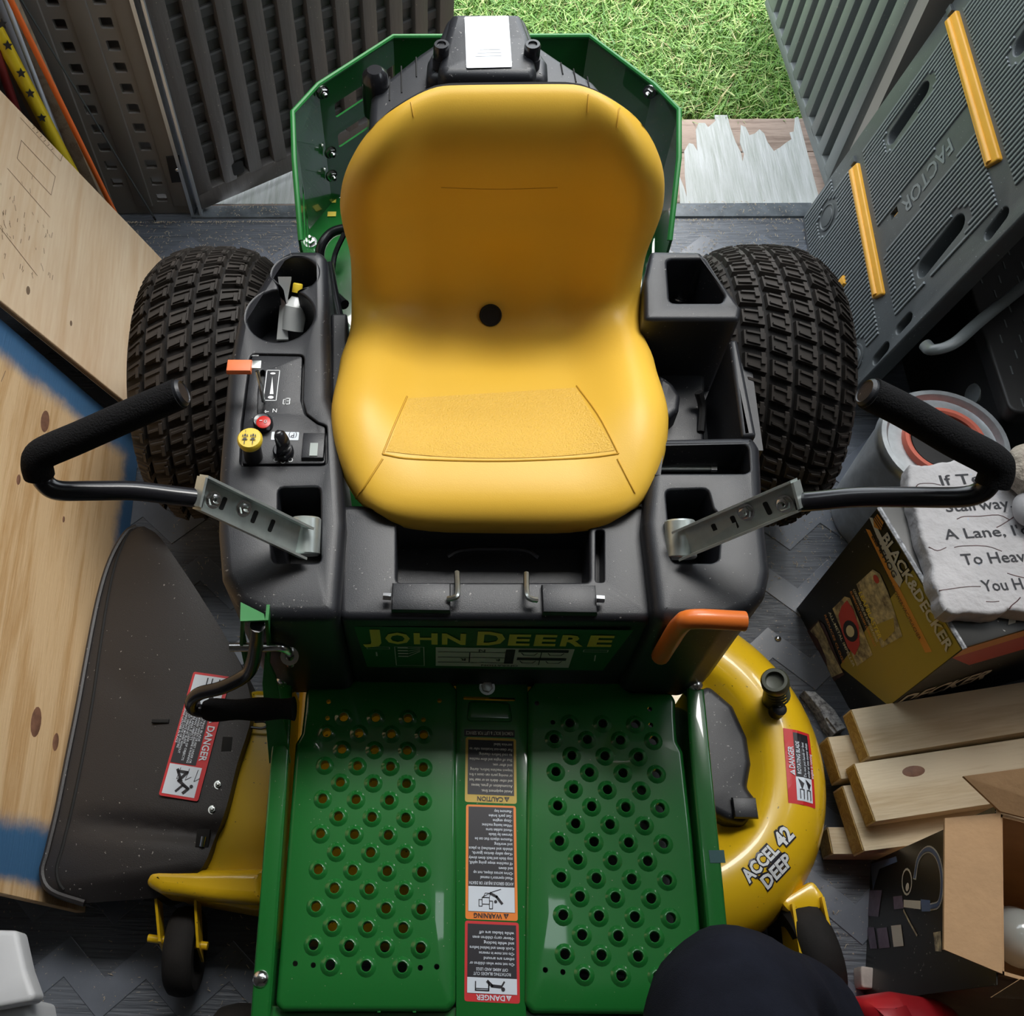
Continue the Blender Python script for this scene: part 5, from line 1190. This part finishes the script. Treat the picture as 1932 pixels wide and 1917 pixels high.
# ---- black tread-plate tool chest behind it
tb = thing('tool_chest', V(1.0, 1.25, 0), 'black tread-plate tool chest with a dark grey handle beside the platform', 'tool chest')
bm = B(); rprism(bm, fil([(.90, .99), (1.20, .99), (1.20, 1.62), (.90, 1.62)], .02, 3), 0, .27, .01); ob('body', bm, 'case_black', tb)
bm = B(); rprism(bm, fil([(.885, .98), (1.205, .98), (1.205, 1.63), (.885, 1.63)], .02, 3), .27, .30, .006); ob('lid', bm, 'case_black', tb)
bm = B()
for i in range(9):
    for j in range(18):
        x = .91+i*.033+(.0165 if j % 2 else 0); y = 1.0+j*.034; box(bm, (x, y, .3005), (.003, .018, .002), bev=.0008)
o = ob('tread_studs', bm, 'dark_rod', tb); o['kind'] = 'stuff'
bm = B(); tube(bm, spline([W(1745, 650, .30), W(1760, 660, .325), W(1800, 648, .34), W(1850, 605, .345), W(1932, 540, .345), W(1990, 500, .30)], 6), .011, 12, flat=.6); ob('handle', bm, 'dark_rod', tb)
bm = B(); q = W(1757, 732, .22); lathe(bm, [(0, .004), (.008, .004), (.02, .004), (.022, .0)], axisM(V(.899, q.y, .20), (-1, 0, .2)), 20); ob('lock', bm, 'steel', tb)
# ---- galvanised canister with a red gasket
cnp = V(.785, .945, 0); cn = thing('metal_canister', cnp, 'grey metal canister with a red gasket ring behind the stone plaque', 'canister')
T0 = Matrix.Translation(cnp)
bm = B(); lathe(bm, [(0, 0), (.098, 0), (.100, .01), (.104, .235), (.108, .245), (.108, .262), (.104, .268), (.096, .268), (.092, .262), (.090, .258), (0, .258)], T0, 48); ob('body', bm, 'galv', cn)
bm = B(); lathe(bm, [(.056, .258), (.056, .266), (.060, .270), (.066, .270), (.068, .266), (.068, .258)], T0, 40); ob('gasket', bm, 'filter_red', cn)
bm = B(); lathe(bm, [(.055, .259), (.053, .264), (.048, .264), (.046, .259), (0, .259)], T0, 40); ob('filter', bm, 'case_black', cn)
# ---- leaf blower carton
F0, F1 = V(.588, .748, 0), V(.660, .524, 0); fe = (F1-F0); bw = fe.length; fe.normalize(); fin = V(-fe.y, fe.x, 0); BH = .385; BD = .36
bx = thing('blower_carton', F0.lerp(F1, .5)+fin*.15, 'black and gold leaf blower carton with white lettering under the stone plaque', 'carton')
def cbox(name, par, O, e1, l1, e2, l2, z0, z1, m, bev=.004):
    M = frame(V(O.x, O.y, 0), e1, e2, V(0, 0, 1)); bm = B()
    rprism(bm, [(0, 0), (l1, 0), (l1, l2), (0, l2)], z0, z1, bev, f=fr(M), n=2); return ob(name, bm, m, par)
cbox('carton_body', bx, F0, fin, BD, fe, bw, 0, BH, 'box_black')
Z3 = V(0, 0, BH)
f, w_, hh, n = planef(F0+Z3, F1+Z3, F0); L = Lab(f, bx, w_); L.l = .0006
def pf(px, py): p = WP(px, py, F0, n); q = p-(F0+Z3); return (q.dot(fe)/w_, -q.z/w_)
ga = [pf(1816, 1228), pf(1700, 1060), pf(1735, 1100), pf(1690, 1250), pf(1640, 1325), pf(1760, 1262)]
L.poly([(.45, .02), (.995, .02), (.995, 1.1), (.56, 1.45), (.50, .8)], 'print_olive', 'gold_field', h=.0006)
L.poly([pf(1672, 962), pf(1660, 975), pf(1772, 1205), pf(1785, 1190)][::-1] if False else [(.03, .235), (.06, .20), (.90, .30), (.88, .37)], 'print_orange', 'stripe', h=.0010)
L.poly([(.0, .13), (.02, .10), (.45, .17), (.47, .24), (.40, .25)], 'print_grey', 'stripe', h=.0012)
L.text('LEAFHOG', .10, .215, .055, 'label_black', 'L', w=.30, bold=.02, rot=.10, key='lettering', hh=.002)
L.text('HIGH PERFORMANCE BLOWER/VAC/MULCHER', .10, .285, .035, 'label_black', 'L', w=.70, rot=.10, key='lettering', hh=.002)
L.text('BLACK&DECKER', .16, .135, .095, 'print_grey', 'L', w=.80, bold=.03, rot=.03, key='lettering', hh=.002)
L.poly([(.03, .03), (.10, .02), (.12, .09), (.07, .14), (.03, .10)], 'print_orange', 'stripe', h=.0014)
for k in range(3): L.line([(.03, .05+.022*k), (.115, .045+.022*k)], .008, 'label_black', 'stripe', h=.002)
def pic(pts, m, key): L.poly([pf(*p) for p in pts], m, key, h=.0013)
pic([(1648, 1074), (1661, 1082), (1676, 1115), (1704, 1200), (1665, 1222), (1617, 1102)], 'print_tan', 'photo_print'); L.disc(*pf(1655, 1092), .03, 'print_red', 'photo_print', h=.002); L.poly([pf(*p) for p in ((1650, 1180), (1688, 1165), (1690, 1190), (1670, 1210))], 'print_olive', 'photo_print', h=.002)
pic([(1595, 1125), (1605, 1128), (1648, 1235), (1618, 1257), (1572, 1148)], 'print_tan', 'photo_print')
L.poly([pf(*p) for p in ((1600, 1132), (1612, 1150), (1622, 1180), (1624, 1215), (1615, 1236), (1602, 1222), (1590, 1190), (1584, 1160), (1590, 1143))], 'print_red', 'photo_print', h=.002); L.disc(*pf(1607, 1190), .075, 'case_black', 'photo_print', h=.0026, ry=.10); L.disc(*pf(1607, 1190), .04, 'print_grey', 'photo_print', h=.003, ry=.06)
pic([(1545, 1170), (1556, 1178), (1594, 1272), (1555, 1300), (1513, 1200)], 'print_maroon', 'photo_print'); L.poly([pf(*p) for p in ((1530, 1190), (1546, 1172), (1560, 1200), (1570, 1225), (1592, 1268), (1566, 1280), (1560, 1240), (1545, 1205))], 'print_tan', 'photo_print', h=.002)
def ptext(t, a, b, h, m): x0_, y0_ = pf(*a); x1_, y1_ = pf(*b); L.text(t, x0_, y0_, h, m, 'L', w=math.hypot(x1_-x0_, y1_-y0_), rot=math.atan2(y1_-y0_, x1_-x0_), bold=.015, key='lettering', hh=.0022)
ptext('LEAFBLASTER', (1622, 1118), (1660, 1206), .05, 'jd_yellow'); ptext('CONCENTRATES AIR FLOW FOR POWER', (1611, 1112), (1656, 1212), .03, 'print_grey'); ptext('ELIMINATES TOUGH DEBRIS FAST', (1606, 1116), (1652, 1220), .025, 'print_orange')
ptext('ALL-METAL IMPELLER', (1565, 1155), (1612, 1258), .035, 'print_grey'); ptext('REDUCES CLOGS', (1557, 1160), (1592, 1250), .03, 'print_orange')
L.done()
# worn white edge along the top rims, orange end face
bm = B(); tube(bm, [F0+Z3+V(.002, 0, -.001), F1+Z3+V(.002, 0, -.001)], .0035, 6); ob('worn_edge', bm, 'box_worn', bx)
nF = fe
f, w_, hh, n = planef(F1+Z3, F1+fin*BD+Z3, F1); L = Lab(f, bx, w_)
L.rect(0, 0, 1, .10, 'print_orange', 'end_print'); L.poly([(0, .10), (1, .10), (1, .40), (.2, .34)], 'print_red', 'end_print', h=.0004); L.text('DECKER', .02, .72, .14, 'print_grey', 'L', w=.45, bold=.03, key='lettering'); L.done()
f, w_, hh, n = planef(F1+fin*BD+Z3, F1+Z3, F0+fin*BD+Z3); L = Lab(f, bx, w_); L.text('BLACK', .30, .16, .12, 'print_grey', 'L', w=.50, bold=.03); L.text('®', .84, .13, .04, 'print_grey', 'L'); L.done()
# ---- engraved stone plaque lying on the carton
pq = thing('stone_plaque', W(1830, 1010, BH), 'pale grey cracked stone plaque engraved with a verse on top of the carton', 'plaque')
po = [(1718, 872), (1740, 878), (1770, 872), (1800, 866), (1830, 866), (1870, 880), (1960, 880), (2010, 900), (2020, 1150), (1960, 1158), (1905, 1150), (1870, 1160), (1840, 1156), (1800, 1158), (1782, 1150), (1772, 1130), (1766, 1108), (1758, 1085), (1760, 1062), (1748, 1035), (1738, 1010), (1735, 985), (1728, 960), (1722, 935), (1713, 910), (1714, 890)]
ZQ = BH+.032
pts2 = []
pp = PZ(po, ZQ)
for i in range(len(pp)):
    a, b = pp[i], pp[(i+1) % len(pp)]
    for k in range(4): q = a.lerp(b, k/4); pts2.append(q+Vector((noise.noise((q.x*60, q.y*60, 1))*.004, noise.noise((q.x*60, q.y*60, 5))*.004)))
bm = B(); rprism(bm, pts2, BH+.001, ZQ, .006, n=3); ob('slab', bm, 'stone', pq)
def vtext(t, a, h, wlen):
    A = W(*a, ZQ+.0002); Bq = W(a[0]+100, a[1]-6, ZQ+.0002); f, w_, hh, n = planef(A, Bq, A-V(-(Bq-A).y, (Bq-A).x, 0)); L = Lab(f, pq, w_); L.text(t, 0, 0, h/w_, 'stone_ink', 'L', w=wlen/100, bold=.008, key='engraved_line', hh=.0006); L.done()
vtext('If Tears', (1777, 916), .017, 128); vtext('Stairway,', (1786, 966), .017, 126); vtext("A Lane, I'd", (1784, 1018), .016, 160); vtext('To Heaven', (1818, 1066), .017, 150); vtext('You Home', (1856, 1116), .017, 130)
for cr_px in ([(1728, 918), (1742, 914), (1775, 916)], [(1805, 980), (1832, 980), (1862, 972), (1905, 980)], [(1880, 995), (1900, 988), (1912, 976)], [(1752, 1034), (1785, 1034)], [(1800, 1034), (1830, 1030), (1890, 1040)], [(1772, 1114), (1800, 1112), (1850, 1108)], [(1900, 1082), (1932, 1090)], [(1860, 1136), (1885, 1134)], [(1905, 1148), (1912, 1138), (1925, 1128)]):
    bm = B(); tube(bm, spline([W(p[0], p[1]+random.uniform(-2, 2), ZQ-.0003) for p in [cr_px[0]]+[((a[0]+b[0])/2, (a[1]+b[1])/2+random.uniform(-4, 4)) for a, b in zip(cr_px, cr_px[1:])]+[cr_px[-1]]], 3), .0009, 5); ob('crack', bm, 'print_maroon', pq)
# plush figure resting on the right edge of the plaque
pt = thing('plush_toy', W(1950, 900, ZQ), 'beige fuzzy plush toy with a grey paw at the right edge of the plaque', 'toy')
def blob(bm, c, rx, ry, rz, amp=.12, n=20):
    M = Matrix.Translation(c) @ Matrix.Diagonal((rx, ry, rz, 1)); k0 = len(bm.verts); bmesh.ops.create_icosphere(bm, subdivisions=4, radius=1, matrix=M)
    bm.verts.ensure_lookup_table()
    for v in bm.verts[k0:]: v.co += (v.co-c)*noise.noise(v.co*55)*amp
q = W(1948, 888, ZQ+.03); bm = B(); blob(bm, q, .040, .038, .034, .2); blob(bm, q+V(.05, .0, .015), .045, .045, .04, .2); ob('body', bm, 'fur', pt)
q = W(1938, 962, ZQ+.02); bm = B(); blob(bm, q, .018, .026, .019, .06); ob('paw', bm, 'statue', pt)
# ---- timber offcuts
def beam(a, b, c, z, th, Ln, label):
    O = W(*a, z); S = W(*b, z)-O; D = (W(*c, z)-O).normalized(); S = S-D*S.dot(D); w_ = S.length; S.normalize()
    M = frame(O-V(0, 0, th), D, S, V(0, 0, 1)) if D.cross(S).z > 0 else frame(O-V(0, 0, th), D, S, V(0, 0, 1))
    t = thing('timber_offcut', O-V(0, 0, z)+D*.1, label, 'lumber', 'timber offcuts by the deck')
    M = frame(O-V(0, 0, th)+S*w_, D, -S, V(0, 0, 1))
    bm = B(); rprism(bm, [(0, 0), (Ln, 0), (Ln, w_), (0, w_)], 0, th, .003, n=2, rb=.002); ob('board', bm, 'pine', t, M)
    bm = B(); rprism(bm, [(-.0008, .003), (.0004, .003), (.0004, w_-.003), (-.0008, w_-.003)], .003, th-.003, 0); ob('sawn_end', bm, 'pine_end', t, M)
    return t, M, w_
beam((1606, 1338), (1646, 1428), (1932, 1286), .142, .040, .55, 'clean pale timber nearest the carton, top of the stack')
t, M, w_ = beam((1612, 1440), (1656, 1550), (1932, 1392), .142, .040, .55, 'timber with a dark knot at the front, top of the stack')
bm = B(); lathe(bm, [(0, .0407), (.010, .0407), (.012, .0401)], M @ Matrix.Translation((.085, w_*.72, 0)) @ Matrix.Diagonal((1.5, .7, 1, 1)), 18); ob('knot', bm, 'knot_brown', t)
beam((1562, 1390), (1590, 1470), (1932, 1350), .100, .046, .6, 'short timber end peeking out beneath the clean pale one')
beam((1590, 1482), (1636, 1606), (1932, 1440), .100, .046, .6, 'timber carrying a white paper tag beneath the knotty one')
beam((1562, 1560), (1572, 1612), (1932, 1560), .052, .05, .5, 'lowest timber lying on the floor beside the yellow deck')
bm = B(); A = W(1633, 1535, .085); box(bm, A, (.003, .014, .022), bev=.0005); tag(ob('paper_tag', bm, 'label_white'), 'small white paper tag stapled to a timber end', 'tag')
# chipped white scrap by the deck
A = W(1562, 1345, .03); M = frame(V(A.x, A.y, 0), V(.45, -.9, 0).normalized(), V(.9, .45, 0).normalized(), V(0, 0, 1)); sw = thing('wood_scrap', V(A.x, A.y, 0), 'chipped white painted wood scrap between the deck and carton', 'scrap')
bm = B(); rprism(bm, [(-.05, -.012), (-.012, -.008), (.02, -.014), (.035, -.012), (.035, .012), (.0, .014), (-.04, .004)], 0, .03, .002, f=fr(M)); ob('scrap', bm, 'box_worn', sw); bm = B(); rprism(bm, [(.006, -.010), (.034, -.008), (.034, .006), (.008, .004)], .0305, .036, .001, f=fr(M)); ob('flake', bm, 'box_worn', sw)
# ---- open carton with a printed faucet kit side
BZ = .415
CA, CB = W(1885, 1535, BZ), W(1888, 1838, BZ); ce = (CB-CA); ce.z = 0; cw_ = ce.length; ce.normalize(); ci = V(-ce.y, ce.x, 0)
if ci.x < 0: ci = -ci
cbx = thing('cardboard_box', V((CA.x+CB.x)/2+.1, (CA.y+CB.y)/2, 0), 'open cardboard box with folded flaps and a black printed side', 'box')
th = .004; CW = .34; O = V(CA.x, CA.y, 0)
def cwall(name, a, e, Ln, n_, m, z1=BZ):
    M = frame(a, e, n_, V(0, 0, 1)); bm = B(); rprism(bm, [(0, 0), (Ln, 0), (Ln, th), (0, th)], .002, z1, 0, f=fr(M)); return ob(name, bm, m, cbx)
cwall('side_wall', O, ce, cw_, ci, 'cardboard'); cwall('side_wall', O+ci*CW, ce, cw_, ci, 'cardboard'); cwall('end_wall', O, ci, CW, ce, 'cardboard'); cwall('end_wall', O+ce*cw_, ci, CW, -ce, 'cardboard')
bm = B(); rprism(bm, [tuple((O+ci*a+ce*b).xy) for a, b in ((0, 0), (CW, 0), (CW, cw_), (0, cw_))], .002, .006, 0); ob('base', bm, 'cardboard', cbx)
lo1, lo2 = W(1780, 1545, BZ-.02), W(1778, 1792, BZ-.02)
bm = B(); slab(bm, [CA, CB, lo2, lo1], V(0, 0, .004)); ob('flap', bm, 'cardboard', cbx)
bm = B(); slab(bm, [CA+V(0, .002, 0), W(1815, 1466, BZ+.04), W(2010, 1440, BZ+.04), CA+ci*CW], V(0, 0, .004)); ob('flap', bm, 'cardboard', cbx)
bm = B(); slab(bm, [CB+ci*.02, CB+ci*CW, W(1990, 1890, BZ-.02), W(1868, 1882, BZ-.02)], V(0, 0, .004)); ob('flap', bm, 'cardboard', cbx)
# printed sleeve on the left wall
nL = -ci; SO = O+nL*.0012
bm = B(); M = frame(SO, ce, V(0, 0, 1), nL); rprism(bm, [(-.01, .0), (cw_+.012, .0), (cw_+.012, BZ-.005), (-.01, BZ-.005)], 0, .0012, 0, f=fr(M)); sl_ = ob('printed_side', bm, 'box_black', cbx)
Lb = Lab(lambda x, y, h: V(0, 0, 0), cbx, 1)
def ps(px, py): p = WP(px, py, SO+nL*.0012, nL); q = p-SO; return (q.dot(ce), q.z)
Lb.f = lambda x, y, h: SO+ce*x+V(0, 0, y)+nL*(.0016+h)
arc = [(1727, 1655), (1732, 1625), (1742, 1608), (1755, 1603), (1768, 1615), (1776, 1640), (1778, 1675), (1772, 1705), (1755, 1712)]
Lb.line([ps(*p) for p in spline([V(*p, 0) for p in arc], 4) for p in [(p.x, p.y)]], .010, 'print_grey', 'hose_print', h=.0002); Lb.line([ps(*p) for p in spline([V(*p, 0) for p in arc], 4) for p in [(p.x, p.y)]], .006, 'print_blue', 'hose_print', h=.0006)
ov = [(1712+9*math.cos(k*.4), 1664+24*math.sin(k*.4)) for k in range(17)]; Lb.line([ps(*p) for p in ov], .003, 'print_grey', 'picture', h=.0004); Lb.disc(*ps(1713, 1674), .006, 'print_grey', h=.0005)
for pts, m in (([(1686, 1692), (1703, 1690), (1706, 1714), (1688, 1716)], 'print_lilac'), ([(1706, 1698), (1738, 1700), (1738, 1716), (1706, 1712)], 'print_grey'), ([(1738, 1697), (1756, 1699), (1756, 1720), (1740, 1720)], 'print_blue'), ([(1682, 1747), (1701, 1745), (1706, 1785), (1687, 1787)], 'print_grey'), ([(1655, 1752), (1674, 1750), (1680, 1788), (1660, 1790)], 'print_lilac'), ([(1636, 1750), (1650, 1750), (1656, 1790), (1643, 1790)], 'print_lilac'), ([(1630, 1680), (1665, 1680), (1658, 1730), (1635, 1728)], 'print_lilac'), ([(1643, 1630), (1692, 1616), (1694, 1626), (1660, 1640), (1648, 1680)], 'print_blue'), ([(1762, 1760), (1776, 1757), (1778, 1796), (1766, 1795)], 'print_tan')):
    Lb.poly([ps(*p) for p in pts], m, 'picture', h=.0004)
Lb.line([ps(1706, 1718), ps(1718, 1742), ps(1731, 1765)], .003, 'print_tan', 'picture', h=.0005)
Lb.done()
gj = thing('glass_globe', V(CA.x+.045, (CA.y+CB.y)/2-.02, .01), 'clear glass globe standing inside the open cardboard box', 'globe')
q = W(1920, 1768, .29); bm = B(); lathe(bm, [(0, .038), (.015, .036), (.03, .024), (.038, .0), (.03, -.024), (.018, -.036), (.016, -.05), (.016, -.26), (0, -.26)], Matrix.Translation(q), 28); ob('bulb', bm, 'glass_bulb', gj)
# ---- floor bits in the near right corner
bm = B(); A = W(1665, 1848, .03); M = frame(V(A.x, A.y, 0), V(1, -.08, 0).normalized(), V(.08, 1, 0).normalized(), V(0, 0, 1)); rprism(bm, fil([(-.032, -.015), (.033, -.013), (.032, .013), (-.030, .016)], .004, 2), 0, .03, .003, f=fr(M)); tag(ob('painted_block', bm, 'paint_red_block'), 'worn whitish wood block lying on the floor behind the red can', 'block')
rc = thing('red_can', W(1720, 1940, 0), 'glossy red plastic can in the lower right corner', 'can')
bm = B(); rprism(bm, fil(PZ([(1625, 1880), (1705, 1866), (1790, 1880), (1835, 1905), (1850, 1990), (1720, 2030), (1665, 1960)], .24), .02, 4), 0, .24, .05, n=6); ob('body', bm, 'red_plastic', rc)
bm = B(); lathe(bm, [(0, .03), (.022, .03), (.024, .026), (.024, -.005)], Matrix.Translation(W(1760, 1965, .245)), 20); ob('cap', bm, 'black_deep', rc)
# ---- the photographer's leg, knee over the platform edge
pn = thing('person', V(.30, -.1, 0), 'person in dark navy trousers with one bent knee at the platform front', 'person')
def limb(pts, n=36, wr=.006):
    P = spline([V(*p[:3]) for p in pts], 8); rr = [V(p[3], 0, 0) for p in pts]; rs = [v.x for v in spline(rr, 8)]
    bm = B(); tube(bm, P, rs, n)
    for v in bm.verts: v.co += V(noise.noise(v.co*14), noise.noise(v.co*14+V(9, 0, 0)), noise.noise(v.co*14+V(0, 7, 0)))*wr+V(0, 0, 1)*.003*math.sin(v.co.y*90+v.co.x*40)
    return bm
bm = limb([(.17, -.48, .93, .10), (.19, -.34, .84, .098), (.20, -.16, .71, .093), (.222, -.005, .60, .090), (.245, .052, .53, .086), (.31, .055, .44, .075), (.385, .045, .33, .070), (.425, -.022, .18, .064), (.432, -.035, .095, .063)])
ob('trouser_leg', bm, 'denim', pn, sharp=180)
bm = B(); so = [(-.042, -.13), (.038, -.13), (.050, .0), (.046, .09), (.02, .135), (-.02, .135), (-.045, .08), (-.05, 0)]
M = Matrix.Translation((.436, -.03, 0)) @ Matrix.Rotation(R(-8), 4, 'Z'); rprism(bm, fil(so, .03, 3), .0, .085, .035, f=fr(M), n=5); ob('shoe', bm, 'shoe', pn)
